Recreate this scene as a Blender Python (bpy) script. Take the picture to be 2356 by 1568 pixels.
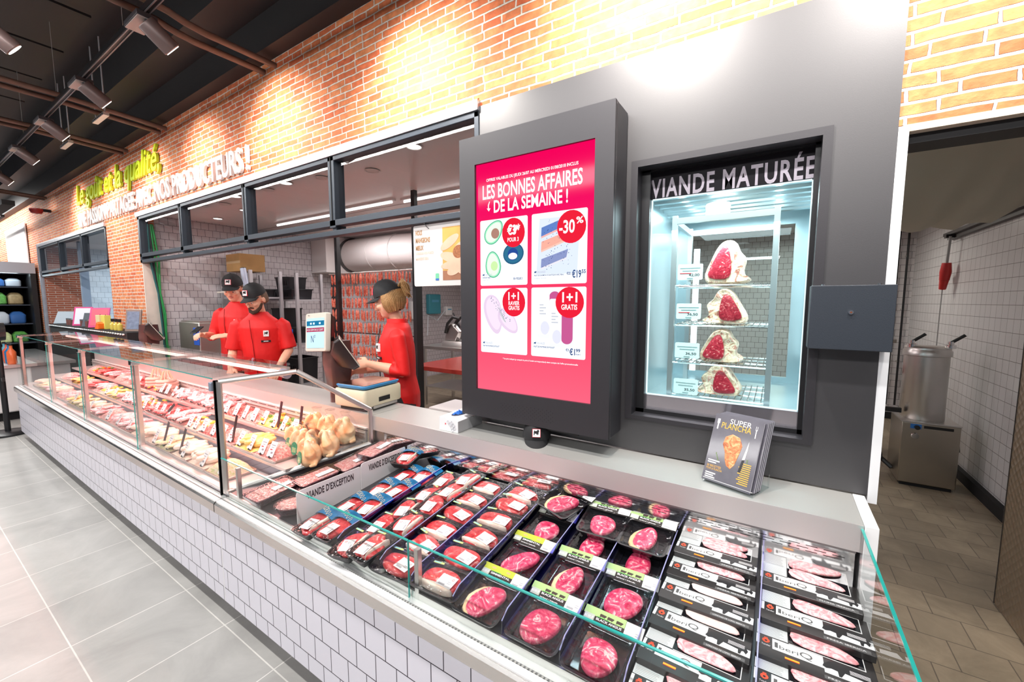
import bpy, bmesh, math, random
from math import pi, sin, cos, radians, sqrt, atan2
from mathutils import Vector, Matrix, Euler
random.seed(7)
for o in list(bpy.data.objects): bpy.data.objects.remove(o, do_unlink=True)
S = bpy.context.scene
C = S.collection
# ---------------- camera ----------------
YAW, PIT = -.5700, .0949
cam = bpy.data.cameras.new('camera'); co = bpy.data.objects.new('camera', cam); C.objects.link(co)
S.camera = co
cam.sensor_width = 36; cam.lens = 947 / 2356 * 36; cam.clip_start = .02; cam.clip_end = 100
fw = Vector((sin(YAW) * cos(PIT), cos(YAW) * cos(PIT), -sin(PIT))); rt = Vector((cos(YAW), -sin(YAW), 0)); up = rt.cross(fw)
co.matrix_world = Matrix(((rt.x, up.x, -fw.x, 0), (rt.y, up.y, -fw.y, 0), (rt.z, up.z, -fw.z, 1.6), (0, 0, 0, 1)))
# ---------------- world / exposure ----------------
W = bpy.data.worlds.new('world'); S.world = W; W.use_nodes = True
W.node_tree.nodes['Background'].inputs[0].default_value = (.8, .85, 1, 1)
W.node_tree.nodes['Background'].inputs[1].default_value = .12
S.view_settings.view_transform = 'Standard'; S.view_settings.look = 'None'
S.view_settings.exposure = 0.55; S.view_settings.gamma = 1; S.view_settings.use_curve_mapping = False
# ---------------- large lights (ceiling strips over the aisle and back rooms, plus an added rear fill) ----------------
def area(name, loc, rot, sx, sy, e, col=(1, 1, 1)):
    l = bpy.data.lights.new(name, 'AREA'); l.shape = 'RECTANGLE'; l.size = sx; l.size_y = sy; l.energy = e; l.color = col
    o = bpy.data.objects.new(name, l); o.location = loc; o.rotation_euler = rot; C.objects.link(o); return o
area('shop_ceiling_and_fill_light', (-4.0, .28, 3.3), (0, 0, 0), 5.5, .12, 75, (1, .98, .96))
area('shop_ceiling_and_fill_light', (.2, .28, 3.3), (0, 0, 0), 2.6, .12, 40, (1, .98, .96))
area('shop_ceiling_and_fill_light', (-10.0, .28, 3.3), (0, 0, 0), 6.0, .12, 85, (1, .98, .96))
area('shop_ceiling_and_fill_light', (-3.0, -2.2, 3.3), (radians(30), 0, 0), 10.0, .3, 125, (1, .98, .97))  # added fill lamp, unseen behind the camera, to brighten the counter front
area('prep_room_ceiling_light', (-3.4, 3.6, 2.58), (0, 0, 0), 3.6, .05, 34, (1, .93, .93))
area('prep_room_ceiling_light', (-3.4, 5.4, 2.58), (0, 0, 0), 3.6, .05, 26, (1, .93, .93))
area('corridor_ceiling_light', (.2, 6.3, 2.5), (0, 0, 0), 1.2, .05, 14, (1, .95, .85))

# ---------------- mesh helpers ----------------
class MB:
    def __init__(s): s.b = bmesh.new()
    def face(s, vs):
        try: return s.b.faces.new([v if isinstance(v, bmesh.types.BMVert) else s.b.verts.new(v) for v in vs])
        except ValueError: return None
    def box(s, x0, x1, y0, y1, z0, z1, M=None):
        P = [(x, y, z) for z in (z0, z1) for y in (y0, y1) for x in (x0, x1)]
        v = [s.b.verts.new(M @ Vector(p) if M else p) for p in P]
        for f in ((0, 2, 3, 1), (4, 5, 7, 6), (0, 1, 5, 4), (2, 6, 7, 3), (0, 4, 6, 2), (1, 3, 7, 5)): s.b.faces.new([v[i] for i in f])
        return s
    def rings(s, R, cap=True, closed=True, loop=False):
        V = [[s.b.verts.new(p) for p in r] for r in R]; n = len(V[0])
        m = len(V)
        for i in range(m if loop else m - 1):
            a, b = V[i], V[(i + 1) % m]
            for j in range(n if closed else n - 1):
                k = (j + 1) % n; s.b.faces.new((a[j], a[k], b[k], b[j]))
        if cap and not loop: s.b.faces.new(V[0][::-1]); s.b.faces.new(V[-1])
        return s
    def tube(s, P, r, n=10, cap=True, sc=None):
        P = [Vector(p) for p in P]; R = []; prev = None
        for i, p in enumerate(P):
            t = (P[min(i + 1, len(P) - 1)] - P[max(i - 1, 0)]).normalized()
            if prev is None:
                a = Vector((0, 0, 1)) if abs(t.z) < .9 else Vector((1, 0, 0)); u = t.cross(a).normalized()
            else: u = (prev - t * prev.dot(t)).normalized()
            prev = u; w = t.cross(u); rr = r[i] if isinstance(r, (list, tuple)) else r
            k = sc[i] if sc else 1
            R.append([p + u * rr * cos(2 * pi * j / n) + w * rr * k * sin(2 * pi * j / n) for j in range(n)])
        return s.rings(R, cap)
    def cyl(s, a, b, r, n=16): return s.tube([a, b], r, n)
    def lathe(s, prof, c=(0, 0, 0), n=24, ax='z', sx=1, sy=1):
        R = []
        for r, h in prof:
            ring = []
            for j in range(n):
                a = 2 * pi * j / n; q = (r * cos(a) * sx, r * sin(a) * sy, h)
                if ax == 'x': q = (q[2], q[0], q[1])
                if ax == 'y': q = (q[1], q[2], q[0])
                ring.append(Vector(q) + Vector(c))
            R.append(ring)
        return s.rings(R)
    def sph(s, c, rx, ry=None, rz=None, n=12, m=8, M=None):
        ry = ry or rx; rz = rz or rx; R = []
        for i in range(m + 1):
            t = pi * (i + .02) / (m + .04); q = []
            for j in range(n):
                a = 2 * pi * j / n; v = Vector((rx * sin(t) * cos(a), ry * sin(t) * sin(a), -rz * cos(t)))
                q.append((M @ v if M else v) + Vector(c))
            R.append(q)
        return s.rings(R)
    def prism(s, poly, d0, d1, ax='y'):
        f = {'y': lambda p, d: (p[0], d, p[1]), 'z': lambda p, d: (p[0], p[1], d), 'x': lambda p, d: (d, p[0], p[1])}[ax]
        return s.rings([[f(p, d0) for p in poly], [f(p, d1) for p in poly]])
    def obj(s, name, m=None, parent=None, world=False, smooth=False, bevel=0, loc=None, rot=None, M=None):
        if M: s.b.transform(M)
        bmesh.ops.recalc_face_normals(s.b, faces=s.b.faces[:])
        me = bpy.data.meshes.new(name); s.b.to_mesh(me); s.b.free()
        o = bpy.data.objects.new(name, me); C.objects.link(o)
        if m: me.materials.append(m)
        if smooth:
            for p in me.polygons: p.use_smooth = True
        if parent:
            o.parent = parent
            if world:
                q = parent; L = Vector((0, 0, 0))
                while q: L += q.location; q = q.parent
                o.location = -L
        if loc: o.location = loc
        if rot: o.rotation_euler = rot
        if bevel:
            b = o.modifiers.new('bevel', 'BEVEL'); b.width = bevel; b.segments = 2; b.limit_method = 'ANGLE'; b.angle_limit = radians(40)
        if smooth or bevel:
            try: me.set_sharp_from_angle(angle=radians(42 if smooth else 30))
            except Exception: pass
        return o
def B(*a): return MB().box(*a)
def tag(o, label=None, cat=None, group=None, kind=None):
    if label: o['label'] = label
    if cat: o['category'] = cat
    if group: o['group'] = group
    if kind: o['kind'] = kind
    return o
def thing(name, label, cat, loc=(0, 0, 0), rz=0, group=None):
    o = bpy.data.objects.new(name, None); C.objects.link(o); o.empty_display_size = .05
    o.location = loc; o.rotation_euler = (0, 0, rz); return tag(o, label, cat, group)
def struct(name, mb, m, **k): return tag(mb.obj(name, m, **k), kind='structure')
KIDS = {}
def kids(o): return list(o.children)
def dup(root, loc, rot=None, label=None, group=None, scale=None):
    def cp(o, par):
        c = o.copy(); C.objects.link(c)
        if par: c.parent = par; c.matrix_parent_inverse = o.matrix_parent_inverse
        for ch in o.children: cp(ch, c)
        return c
    r = cp(root, None); r.location = loc
    if rot is not None: r.rotation_euler = rot if isinstance(rot, tuple) else (0, 0, rot)
    if scale: r.scale = scale if isinstance(scale, tuple) else (scale,) * 3
    if label: r['label'] = label
    if group: r['group'] = group
    return r
def rrect(w, d, r, n=4, cx=0, cy=0):
    P = []
    for k, (sx, sy) in enumerate(((1, 1), (-1, 1), (-1, -1), (1, -1))):
        for i in range(n + 1):
            a = pi / 2 * (k + i / n); P.append((cx + sx * (w / 2 - r) + r * cos(a), cy + sy * (d / 2 - r) + r * sin(a)))
    return P
def text(s, size, m, parent, loc, rot=(pi / 2, 0, 0), name='lettering', sx=1, bold=.0, ext=0, align='LEFT', shear=0, sp=1, world=False, width=None, height=None):
    c = bpy.data.curves.new(name, 'FONT'); c.body = s; c.size = size; c.offset = bold; c.extrude = ext; c.align_x = align; c.shear = shear
    c.space_character = sp; c.resolution_u = 3; c.space_line = .8
    t = bpy.data.objects.new(name, c); C.objects.link(t); bpy.context.view_layer.update()
    dg = bpy.context.evaluated_depsgraph_get(); me = bpy.data.meshes.new_from_object(t.evaluated_get(dg))
    bpy.data.objects.remove(t); bpy.data.curves.remove(c)
    me.materials.clear(); me.materials.append(m)
    xs = [v.co.x for v in me.vertices]; ys = [v.co.y for v in me.vertices]
    if width: sx = width / (max(xs) - min(xs))
    sy = 1
    if height: sy = height / (max(ys) - min(ys))
    if width or height:
        for v in me.vertices:
            v.co.x = (v.co.x - (min(xs) if width else 0)) * sx; v.co.y = (v.co.y - (min(ys) if height else 0)) * sy
    else:
        for v in me.vertices: v.co.x *= sx
    o = bpy.data.objects.new(name, me); C.objects.link(o)
    if parent:
        o.parent = parent
        if world:
            q = parent; L = Vector((0, 0, 0))
            while q: L += q.location; q = q.parent
            loc = Vector(loc) - L
    o.location = loc; o.rotation_euler = rot; return o

# ---------------- materials ----------------
MT = {}
def mat(name, col=(.8, .8, .8), rough=.5, metal=0, em=None, es=1, noise=None, bump=None, spec=None, coat=0, cr=.08):
    if name in MT: return MT[name]
    m = bpy.data.materials.new(name); m.use_nodes = True; N = m.node_tree.nodes; L = m.node_tree.links; b = N['Principled BSDF']
    b.inputs['Base Color'].default_value = (*col, 1); b.inputs['Roughness'].default_value = rough; b.inputs['Metallic'].default_value = metal
    if spec is not None: b.inputs['Specular IOR Level'].default_value = spec
    if coat: b.inputs['Coat Weight'].default_value = coat; b.inputs['Coat Roughness'].default_value = cr
    if em: b.inputs['Emission Color'].default_value = (*em, 1); b.inputs['Emission Strength'].default_value = es
    tc = N.new('ShaderNodeTexCoord')
    if noise:  # (scale, amount)
        n = N.new('ShaderNodeTexNoise'); n.inputs['Scale'].default_value = noise[0]; n.inputs['Detail'].default_value = 5
        L.new(tc.outputs['Object'], n.inputs['Vector'])
        mx = N.new('ShaderNodeMix'); mx.data_type = 'RGBA'; a = noise[1]
        mx.inputs[6].default_value = (*[c * (1 - a) for c in col], 1); mx.inputs[7].default_value = (*[min(1, c * (1 + a)) for c in col], 1)
        L.new(n.outputs['Fac'], mx.inputs[0]); L.new(mx.outputs[2], b.inputs['Base Color'])
    if bump:
        n = N.new('ShaderNodeTexNoise'); n.inputs['Scale'].default_value = bump[0]; n.inputs['Detail'].default_value = 4
        L.new(tc.outputs['Object'], n.inputs['Vector']); bp = N.new('ShaderNodeBump'); bp.inputs['Strength'].default_value = bump[1]; bp.inputs['Distance'].default_value = .01
        L.new(n.outputs['Fac'], bp.inputs['Height']); L.new(bp.outputs['Normal'], b.inputs['Normal'])
    MT[name] = m; return m
def emis(name, col, s):
    if name in MT: return MT[name]
    m = bpy.data.materials.new(name); m.use_nodes = True; N = m.node_tree.nodes; N.clear()
    e = N.new('ShaderNodeEmission'); e.inputs[0].default_value = (*col, 1); e.inputs[1].default_value = s
    o = N.new('ShaderNodeOutputMaterial'); m.node_tree.links.new(e.outputs[0], o.inputs[0]); MT[name] = m; return m
def glassm(name, tint=(.97, 1, .985), refl=1.0, rough=.0, bump=None, base=.0):
    if name in MT: return MT[name]
    m = bpy.data.materials.new(name); m.use_nodes = True; N = m.node_tree.nodes; L = m.node_tree.links; N.clear()
    t = N.new('ShaderNodeBsdfTransparent'); t.inputs[0].default_value = (*tint, 1)
    g = N.new('ShaderNodeBsdfGlossy'); g.inputs['Roughness'].default_value = rough
    f = N.new('ShaderNodeFresnel'); f.inputs[0].default_value = 1.45
    k = N.new('ShaderNodeMath'); k.operation = 'MULTIPLY_ADD'; k.inputs[1].default_value = refl; k.inputs[2].default_value = base; k.use_clamp = True
    x = N.new('ShaderNodeMixShader'); o = N.new('ShaderNodeOutputMaterial')
    gb = N.new('ShaderNodeNewGeometry'); iv = N.new('ShaderNodeMath'); iv.operation = 'SUBTRACT'; iv.inputs[0].default_value = 1; L.new(gb.outputs['Backfacing'], iv.inputs[1])
    k2 = N.new('ShaderNodeMath'); k2.operation = 'MULTIPLY'; L.new(k.outputs[0], k2.inputs[0]); L.new(iv.outputs[0], k2.inputs[1])
    L.new(f.outputs[0], k.inputs[0]); L.new(k2.outputs[0], x.inputs[0]); L.new(t.outputs[0], x.inputs[1]); L.new(g.outputs[0], x.inputs[2]); L.new(x.outputs[0], o.inputs[0])
    if bump:
        tc = N.new('ShaderNodeTexCoord'); n = N.new('ShaderNodeTexNoise'); n.inputs['Scale'].default_value = bump[0]; bp = N.new('ShaderNodeBump'); bp.inputs['Strength'].default_value = bump[1]; bp.inputs['Distance'].default_value = .01
        L.new(tc.outputs['Object'], n.inputs['Vector']); L.new(n.outputs['Fac'], bp.inputs['Height']); L.new(bp.outputs['Normal'], g.inputs['Normal']); L.new(bp.outputs['Normal'], f.inputs['Normal'])
    MT[name] = m; return m
def ramp(N, stops):
    r = N.new('ShaderNodeValToRGB'); e = r.color_ramp.elements
    while len(e) > 1: e.remove(e[-1])
    e[0].position = stops[0][0]; e[0].color = (*stops[0][1], 1)
    for p, c in stops[1:]: q = e.new(p); q.color = (*c, 1)
    return r
def meatm(name, stops, scale=22, dist=1.6, rough=.32, bump=.35, rnd=.14):
    if name in MT: return MT[name]
    m = bpy.data.materials.new(name); m.use_nodes = True; N = m.node_tree.nodes; L = m.node_tree.links; b = N['Principled BSDF']
    b.inputs['Roughness'].default_value = rough; b.inputs['Subsurface Weight'].default_value = 0
    tc = N.new('ShaderNodeTexCoord'); oi = N.new('ShaderNodeObjectInfo'); mu = N.new('ShaderNodeVectorMath'); mu.operation = 'ADD'
    sc = N.new('ShaderNodeMath'); sc.operation = 'MULTIPLY'; sc.inputs[1].default_value = 37
    L.new(oi.outputs['Random'], sc.inputs[0]); L.new(tc.outputs['Object'], mu.inputs[0]); L.new(sc.outputs[0], mu.inputs[1])
    n = N.new('ShaderNodeTexNoise'); n.inputs['Scale'].default_value = scale; n.inputs['Detail'].default_value = 7; n.inputs['Distortion'].default_value = dist
    L.new(mu.outputs[0], n.inputs['Vector']); r = ramp(N, stops); L.new(n.outputs['Fac'], r.inputs[0])
    hs = N.new('ShaderNodeHueSaturation'); v = N.new('ShaderNodeMath'); v.operation = 'MULTIPLY_ADD'; v.inputs[1].default_value = rnd * 2; v.inputs[2].default_value = 1 - rnd
    L.new(oi.outputs['Random'], v.inputs[0]); L.new(v.outputs[0], hs.inputs['Value']); L.new(r.outputs[0], hs.inputs['Color']); L.new(hs.outputs[0], b.inputs['Base Color'])
    n2 = N.new('ShaderNodeTexNoise'); n2.inputs['Scale'].default_value = scale * 5; L.new(mu.outputs[0], n2.inputs['Vector'])
    bp = N.new('ShaderNodeBump'); bp.inputs['Strength'].default_value = bump; bp.inputs['Distance'].default_value = .004
    L.new(n2.outputs['Fac'], bp.inputs['Height']); L.new(bp.outputs['Normal'], b.inputs['Normal']); MT[name] = m; return m
def tilem(name, tw, th, col, grout, rough=.25, gw=.0035, vert='xz', off=.5, noise=0, mortar=None, ox=0, oz=0, bumpd=.0006, var=.03, nsc=3.0):
    """tiles laid in world metres; vert: 'xz','yz' or 'xy' plane"""
    if name in MT: return MT[name]
    m = bpy.data.materials.new(name); m.use_nodes = True; N = m.node_tree.nodes; L = m.node_tree.links; b = N['Principled BSDF']
    g = N.new('ShaderNodeNewGeometry'); sp = N.new('ShaderNodeSeparateXYZ'); L.new(g.outputs['Position'], sp.inputs[0]); cb = N.new('ShaderNodeCombineXYZ')
    for k, ch in enumerate(vert):
        ad = N.new('ShaderNodeMath'); ad.operation = 'SUBTRACT'; ad.inputs[1].default_value = (ox, oz)[k]
        L.new(sp.outputs['xyz'.index(ch)], ad.inputs[0]); L.new(ad.outputs[0], cb.inputs[k])
    br = N.new('ShaderNodeTexBrick'); br.offset = off; br.offset_frequency = 2; br.squash = 1
    br.inputs['Scale'].default_value = 1; br.inputs['Brick Width'].default_value = tw; br.inputs['Row Height'].default_value = th
    br.inputs['Mortar Size'].default_value = gw / 2; br.inputs['Mortar Smooth'].default_value = .1; br.inputs['Bias'].default_value = 0
    br.inputs['Color1'].default_value = (*[c * (1 - var) for c in col], 1); br.inputs['Color2'].default_value = (*[min(1, c * (1 + var)) for c in col], 1); br.inputs['Mortar'].default_value = (*grout, 1)
    L.new(cb.outputs[0], br.inputs['Vector']); src = br.outputs['Color']
    if noise:
        n = N.new('ShaderNodeTexNoise'); n.inputs['Scale'].default_value = nsc; n.inputs['Detail'].default_value = 8; n.inputs['Roughness'].default_value = .65; n.inputs['Distortion'].default_value = .6
        L.new(g.outputs['Position'], n.inputs['Vector']); mx = N.new('ShaderNodeMix'); mx.data_type = 'RGBA'; mx.blend_type = 'MULTIPLY'; mx.inputs[0].default_value = 1
        r = ramp(N, [(.25, (1 - noise,) * 3), (.75, (1 + noise * .2,) * 3)]); L.new(n.outputs['Fac'], r.inputs[0]); L.new(src, mx.inputs[6]); L.new(r.outputs[0], mx.inputs[7]); src = mx.outputs[2]
    L.new(src, b.inputs['Base Color']); b.inputs['Roughness'].default_value = rough
    bp = N.new('ShaderNodeBump'); bp.inputs['Strength'].default_value = .6; bp.inputs['Distance'].default_value = bumpd; bp.invert = True
    L.new(br.outputs['Fac'], bp.inputs['Height']); L.new(bp.outputs['Normal'], b.inputs['Normal']); MT[name] = m; return m
def brickm(name='brick', vert='xz'):
    if name in MT: return MT[name]
    m = bpy.data.materials.new(name); m.use_nodes = True; N = m.node_tree.nodes; L = m.node_tree.links; b = N['Principled BSDF']
    g = N.new('ShaderNodeNewGeometry'); sp = N.new('ShaderNodeSeparateXYZ'); L.new(g.outputs['Position'], sp.inputs[0]); cb = N.new('ShaderNodeCombineXYZ')
    L.new(sp.outputs['xyz'.index(vert[0])], cb.inputs[0]); L.new(sp.outputs['xyz'.index(vert[1])], cb.inputs[1])
    nz = N.new('ShaderNodeTexNoise'); nz.inputs['Scale'].default_value = 9; nz.inputs['Detail'].default_value = 3; L.new(g.outputs['Position'], nz.inputs['Vector'])
    sb = N.new('ShaderNodeVectorMath'); sb.operation = 'SUBTRACT'; sb.inputs[1].default_value = (.5, .5, .5); L.new(nz.outputs['Color'], sb.inputs[0])
    scl = N.new('ShaderNodeVectorMath'); scl.operation = 'MULTIPLY'; scl.inputs[1].default_value = (.03, .013, 0); L.new(sb.outputs[0], scl.inputs[0])
    ad = N.new('ShaderNodeVectorMath'); ad.operation = 'ADD'; L.new(cb.outputs[0], ad.inputs[0]); L.new(scl.outputs[0], ad.inputs[1])
    br = N.new('ShaderNodeTexBrick'); br.offset = .37; br.offset_frequency = 2; br.squash = .62; br.squash_frequency = 3
    br.inputs['Scale'].default_value = 1; br.inputs['Brick Width'].default_value = .185; br.inputs['Row Height'].default_value = .0408
    br.inputs['Mortar Size'].default_value = .0052; br.inputs['Mortar Smooth'].default_value = .25
    br.inputs['Color1'].default_value = (.62, .13, .045, 1); br.inputs['Color2'].default_value = (.78, .27, .10, 1); br.inputs['Mortar'].default_value = (.78, .68, .58, 1)
    L.new(ad.outputs[0], br.inputs['Vector'])
    n = N.new('ShaderNodeTexNoise'); n.inputs['Scale'].default_value = 28; n.inputs['Detail'].default_value = 6; L.new(g.outputs['Position'], n.inputs['Vector'])
    r = ramp(N, [(.3, (.62,) * 3), (.7, (1.1,) * 3)]); L.new(n.outputs['Fac'], r.inputs[0])
    mx = N.new('ShaderNodeMix'); mx.data_type = 'RGBA'; mx.blend_type = 'MULTIPLY'; mx.inputs[0].default_value = .8; L.new(br.outputs['Color'], mx.inputs[6]); L.new(r.outputs[0], mx.inputs[7])
    L.new(mx.outputs[2], b.inputs['Base Color']); b.inputs['Roughness'].default_value = .8
    iv = N.new('ShaderNodeMath'); iv.operation = 'MULTIPLY_ADD'; iv.inputs[1].default_value = -1; iv.inputs[2].default_value = 1; L.new(br.outputs['Fac'], iv.inputs[0])
    a2 = N.new('ShaderNodeMath'); a2.operation = 'MULTIPLY_ADD'; a2.inputs[1].default_value = .45; L.new(n.outputs['Fac'], a2.inputs[0]); L.new(iv.outputs[0], a2.inputs[2])
    bp = N.new('ShaderNodeBump'); bp.inputs['Strength'].default_value = 1; bp.inputs['Distance'].default_value = .012
    L.new(a2.outputs[0], bp.inputs['Height']); L.new(bp.outputs['Normal'], b.inputs['Normal']); MT[name] = m; return m
steel = mat('brushed_steel', (.62, .6, .58), .34, 1, noise=(6, .06), bump=(90, .04))
steeld = mat('dull_steel', (.5, .49, .46), .42, 1, noise=(5, .1))
chrome = mat('chrome', (.85, .85, .85), .12, 1)
dark = mat('charcoal_coated_metal', (.026, .024, .029), .45, .2, bump=(400, .05), coat=.35, cr=.38)
dark2 = mat('satin_black_panel', (.040, .038, .042), .5, .3, noise=(2.5, .12), bump=(420, .05), coat=.9, cr=.40)
blackp = mat('black_plastic', (.012, .012, .014), .35)
blackm = mat('matte_black', (.01, .01, .011), .8)
frame = mat('anthracite_frame', (.035, .045, .06), .35, .3)
white = mat('white_enamel', (.86, .86, .86), .35)
paper = mat('white_paper', (.9, .9, .88), .6)
ink = mat('dark_print', (.05, .045, .06), .7)
redink = mat('red_print', (.7, .03, .05), .6)
glass = glassm('clear_glass', (.975, .99, .985), .9)
gedge = mat('green_glass_edge', (.02, .38, .34), .15, 0, spec=.8)
film = glassm('clear_film', (.97, .97, .98), 1.1, .06, bump=(35, .9), base=.015)
tiles = tilem('white_square_tiles', .1062, .1037, (.84, .82, .90), (.03, .02, .04), .3, .004, 'xz', ox=-1.702, oz=.0632, var=.012)

# ================= STRUCTURE =================
P = 1.764
floorm = tilem('grey_stone_tiles', .4605, .447, (.42, .41, .39), (.68, .66, .62), .42, .006, 'xy', off=0, noise=.32, ox=-2.232, oz=.385, var=.05, bumpd=.0005, nsc=2.2)
floor2 = tilem('brown_quarry_tiles', .197, .2, (.34, .28, .2), (.16, .13, .1), .45, .005, 'xy', off=.5, noise=.45, ox=.66, oz=3.237, var=.12, nsc=4)
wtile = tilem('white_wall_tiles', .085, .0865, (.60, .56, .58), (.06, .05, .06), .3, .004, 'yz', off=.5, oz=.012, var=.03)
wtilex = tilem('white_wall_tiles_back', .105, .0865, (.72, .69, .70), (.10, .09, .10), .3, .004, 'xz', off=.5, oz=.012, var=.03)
brick = brickm()
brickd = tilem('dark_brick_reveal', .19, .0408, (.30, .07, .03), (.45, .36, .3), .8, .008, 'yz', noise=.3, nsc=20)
plaster = mat('cream_plaster_reveal', (.72, .64, .56), .7, noise=(12, .12))
blk = mat('black_ceiling_paint', (.012, .011, .012), .55)
lin = mat('galvanised_lintel', (.55, .56, .60), .35, .9, noise=(14, .25))
struct('floor', B(-20, 4, -6, P + .01, -.05, 0), floorm)
struct('floor', B(-13, 4, P + .01, 8, -.05, 0), floor2)
# ceiling with long joints
c = MB(); c.box(-24, 4, -6, 9, 3.98, 4.05)
for i in range(20): c.box(-22 + i * .9, -22 + i * .9 + .86, -6, 1.2, 3.955, 3.98)
struct('ceiling', c, blk)
struct('trim_1', MB().box(-24, 4, 1.42, 1.9, 3.62, 3.98).box(-24, 4, 1.66, 1.9, 3.385, 3.62), blk)
w = MB()
T = .14
for x0, x1, z0, z1 in ((-22, 4, 2.632, 3.385), (-22, -11.3, 0, 2.632), (-7.44, -6.25, 0, 2.632), (.288, 4, 2.14, 2.632), (-1.33, .288, 2.588, 2.632), (1.9, 4, 0, 2.14)):
    w.box(x0, x1, P, P + T, z0, z1)
struct('wall_back', w, brick)
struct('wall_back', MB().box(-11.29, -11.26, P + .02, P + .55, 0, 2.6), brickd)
struct('trim_2', B(.3, 1.9, P - .004, P + T + .004, 2.118, 2.139), mat('lintel_concrete', (.55, .45, .36), .8, noise=(20, .15)))
struct('trim_3', B(.3, 1.9, P + .03, P + T, 2.09, 2.118), blk)
# prep room shell
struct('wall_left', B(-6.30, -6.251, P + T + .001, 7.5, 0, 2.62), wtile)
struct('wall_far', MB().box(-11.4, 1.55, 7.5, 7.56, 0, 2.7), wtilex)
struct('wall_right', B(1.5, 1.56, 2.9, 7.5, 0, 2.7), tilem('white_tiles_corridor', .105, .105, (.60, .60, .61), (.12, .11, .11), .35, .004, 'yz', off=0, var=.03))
struct('trim_4', MB().box(-6.2495, -6.23, P + .001, P + .14, 0, 2.045), plaster)
ceilm = mat('white_ceiling_panels', (.86, .80, .79), .30, 0, noise=(1.2, .04))
cc = MB().box(-11.4, 1.6, P + T, 7.56, 2.62, 2.68)
struct('ceiling', cc, ceilm)
for y in (3.1, 4.4, 5.7): struct('trim_5', B(-6.25, .4, y, y + .012, 2.616, 2.621), mat('ceiling_seam', (.5, .45, .45), .5))
# second room (bluish) behind the far window
struct('wall_left', B(-11.36, -11.3, P + .56, 7.5, 0, 2.62), tilem('bluish_tiles', .105, .105, (.62, .68, .74), (.2, .25, .3), .3, .004, 'yz', var=.03))
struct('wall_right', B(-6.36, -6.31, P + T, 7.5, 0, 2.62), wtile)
area('far_room_light', (-9.2, 3.4, 2.58), (0, 0, 0), 2.5, .3, 50, (.72, .88, 1))
# black clad panel around the maturing cabinet
pm = MB(); FX0, FX1, FZ0, FZ1 = -.524, .116, 1.100, 2.172
for x0, x1, z0, z1 in ((-1.33, FX0, .955, 2.588), (FX1, .288, .955, 2.588), (FX0, FX1, FZ1, 2.588), (FX0, FX1, .955, FZ0)): pm.box(x0, x1, P - .006, P + .02, z0, z1)
struct('wall_panel', pm, dark2)
struct('trim_6', MB().box(.288, .313, P - .008, P + .05, .93, 2.135), mat('white_edge_trim', (.75, .76, .78), .45))
# behind low case: wall below the worktop under the panel
struct('wall_back', B(-1.33, .29, P, P + .1, 0, .93), dark2)

# ---- window frames (prep room servery) ----
def frameset(n, X0, X1, posts, ztop, lowbar=True):
    t = thing('window_' + str(n), None, None, (X0, P, 0)); t['kind'] = 'structure'
    mb = MB(); mb.box(X0, X1, P - .012, P + .07, ztop - .075, ztop - .045)
    mb.box(X0, X0 + .055, P - .012, P + .07, 2.05 if lowbar else 2.05, ztop - .04)
    mb.box(X1 - .03, X1, P - .012, P + .07, 2.05, ztop - .04)
    for x in posts: mb.box(x - .075, x - .01, P - .012, P + .07, 2.1, ztop - .045)
    mb.box(X0, X1, P - .012, P + .05, 2.112, 2.153); mb.box(X0, X1, P - .012, P + .05, 2.048, 2.083)
    for x in posts: mb.box(x - .06, x - .02, P, P + .04, 2.05, 2.15)
    mb.obj('window_frame', frame, t, world=True, bevel=.003)
    mb = MB()
    for x in posts: mb.box(x - .045, x - .038, P - .016, P - .01, 2.15, ztop - .05)
    mb.obj('frame_groove', blackm, t, world=True)
    MB().box(X0 + .05, X1 - .03, P + .02, P + .026, 2.15, ztop - .07).obj('pane', glassm('window_glass', (.9, .9, .9), .9), t, world=True)
    B(X0 - .03, X1, P - .022, P + .01, ztop - .045, ztop + .008).obj('lintel', lin, t, world=True, bevel=.002)
    return t
frameset(1, -6.25, -1.325, (-5.02, -3.72, -2.53), 2.612)
frameset(2, -11.3, -7.44, (-9.85, -8.55), 2.625)
B(-11.345, -11.295, P - .03, P + .02, .4, 2.63).obj('window_jamb', lin, bpy.data.objects['window_2'], world=True)

# ================= COUNTER =================
XR = .247                        # right end
railm = mat('steel_bumper', (.72, .70, .68), .22, 1, noise=(9, .05))
led = emis('white_led_strip', (1, 1, 1), 1.6)
XS = -2.27                       # joint between the two case modules
def base(X0, X1, name, label):
    t = thing(name, label, 'counter', ((X0 + X1) / 2, 1.2, 0))
    B(X0, X1, .86, 1.74, .092, .60).obj('tiled_front_panel', tiles, t, world=True)
    B(X0 + .1, X1 - .05, 1.02, 1.70, .0, .092).obj('plinth', blackm, t, world=True)
    mb = MB().prism([(.862, .556), (.845, .562), (.838, .572), (.838, .612), (.845, .620), (.869, .624), (.869, .60), (.862, .60)], X0, X1, 'x')
    mb.obj('bumper_rail', railm, t, world=True)
    B(X0, X1, .8475, .869, .621, .6265).obj('white_rail_strip', mat('white_rail', (.95, .95, .95), .3), t, world=True)
    mb = MB()
    x = X0
    mb.box(X0, X1, .869, .8755, .61, .618); mb.obj('vent_slot', blackm, t, world=True)
    mb = MB(); n = int((X1 - X0) / .012)
    for i in range(n): mb.box(X0 + i * .012, X0 + i * .012 + .006, .8695, .8752, .618, .6232)
    mb.obj('vent_teeth', steeld, t, world=True)
    mb = MB().box(X0, X1, .8755, .897, .60, .628); mb.obj('glass_sill', mat('pale_aluminium', (.85, .86, .85), .3, .6), t, world=True)
    return t
lcb = base(XS, XR + .0005, 'low_meat_counter', 'low open chilled case with white tiled front, glass screen and packed red meat')
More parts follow.
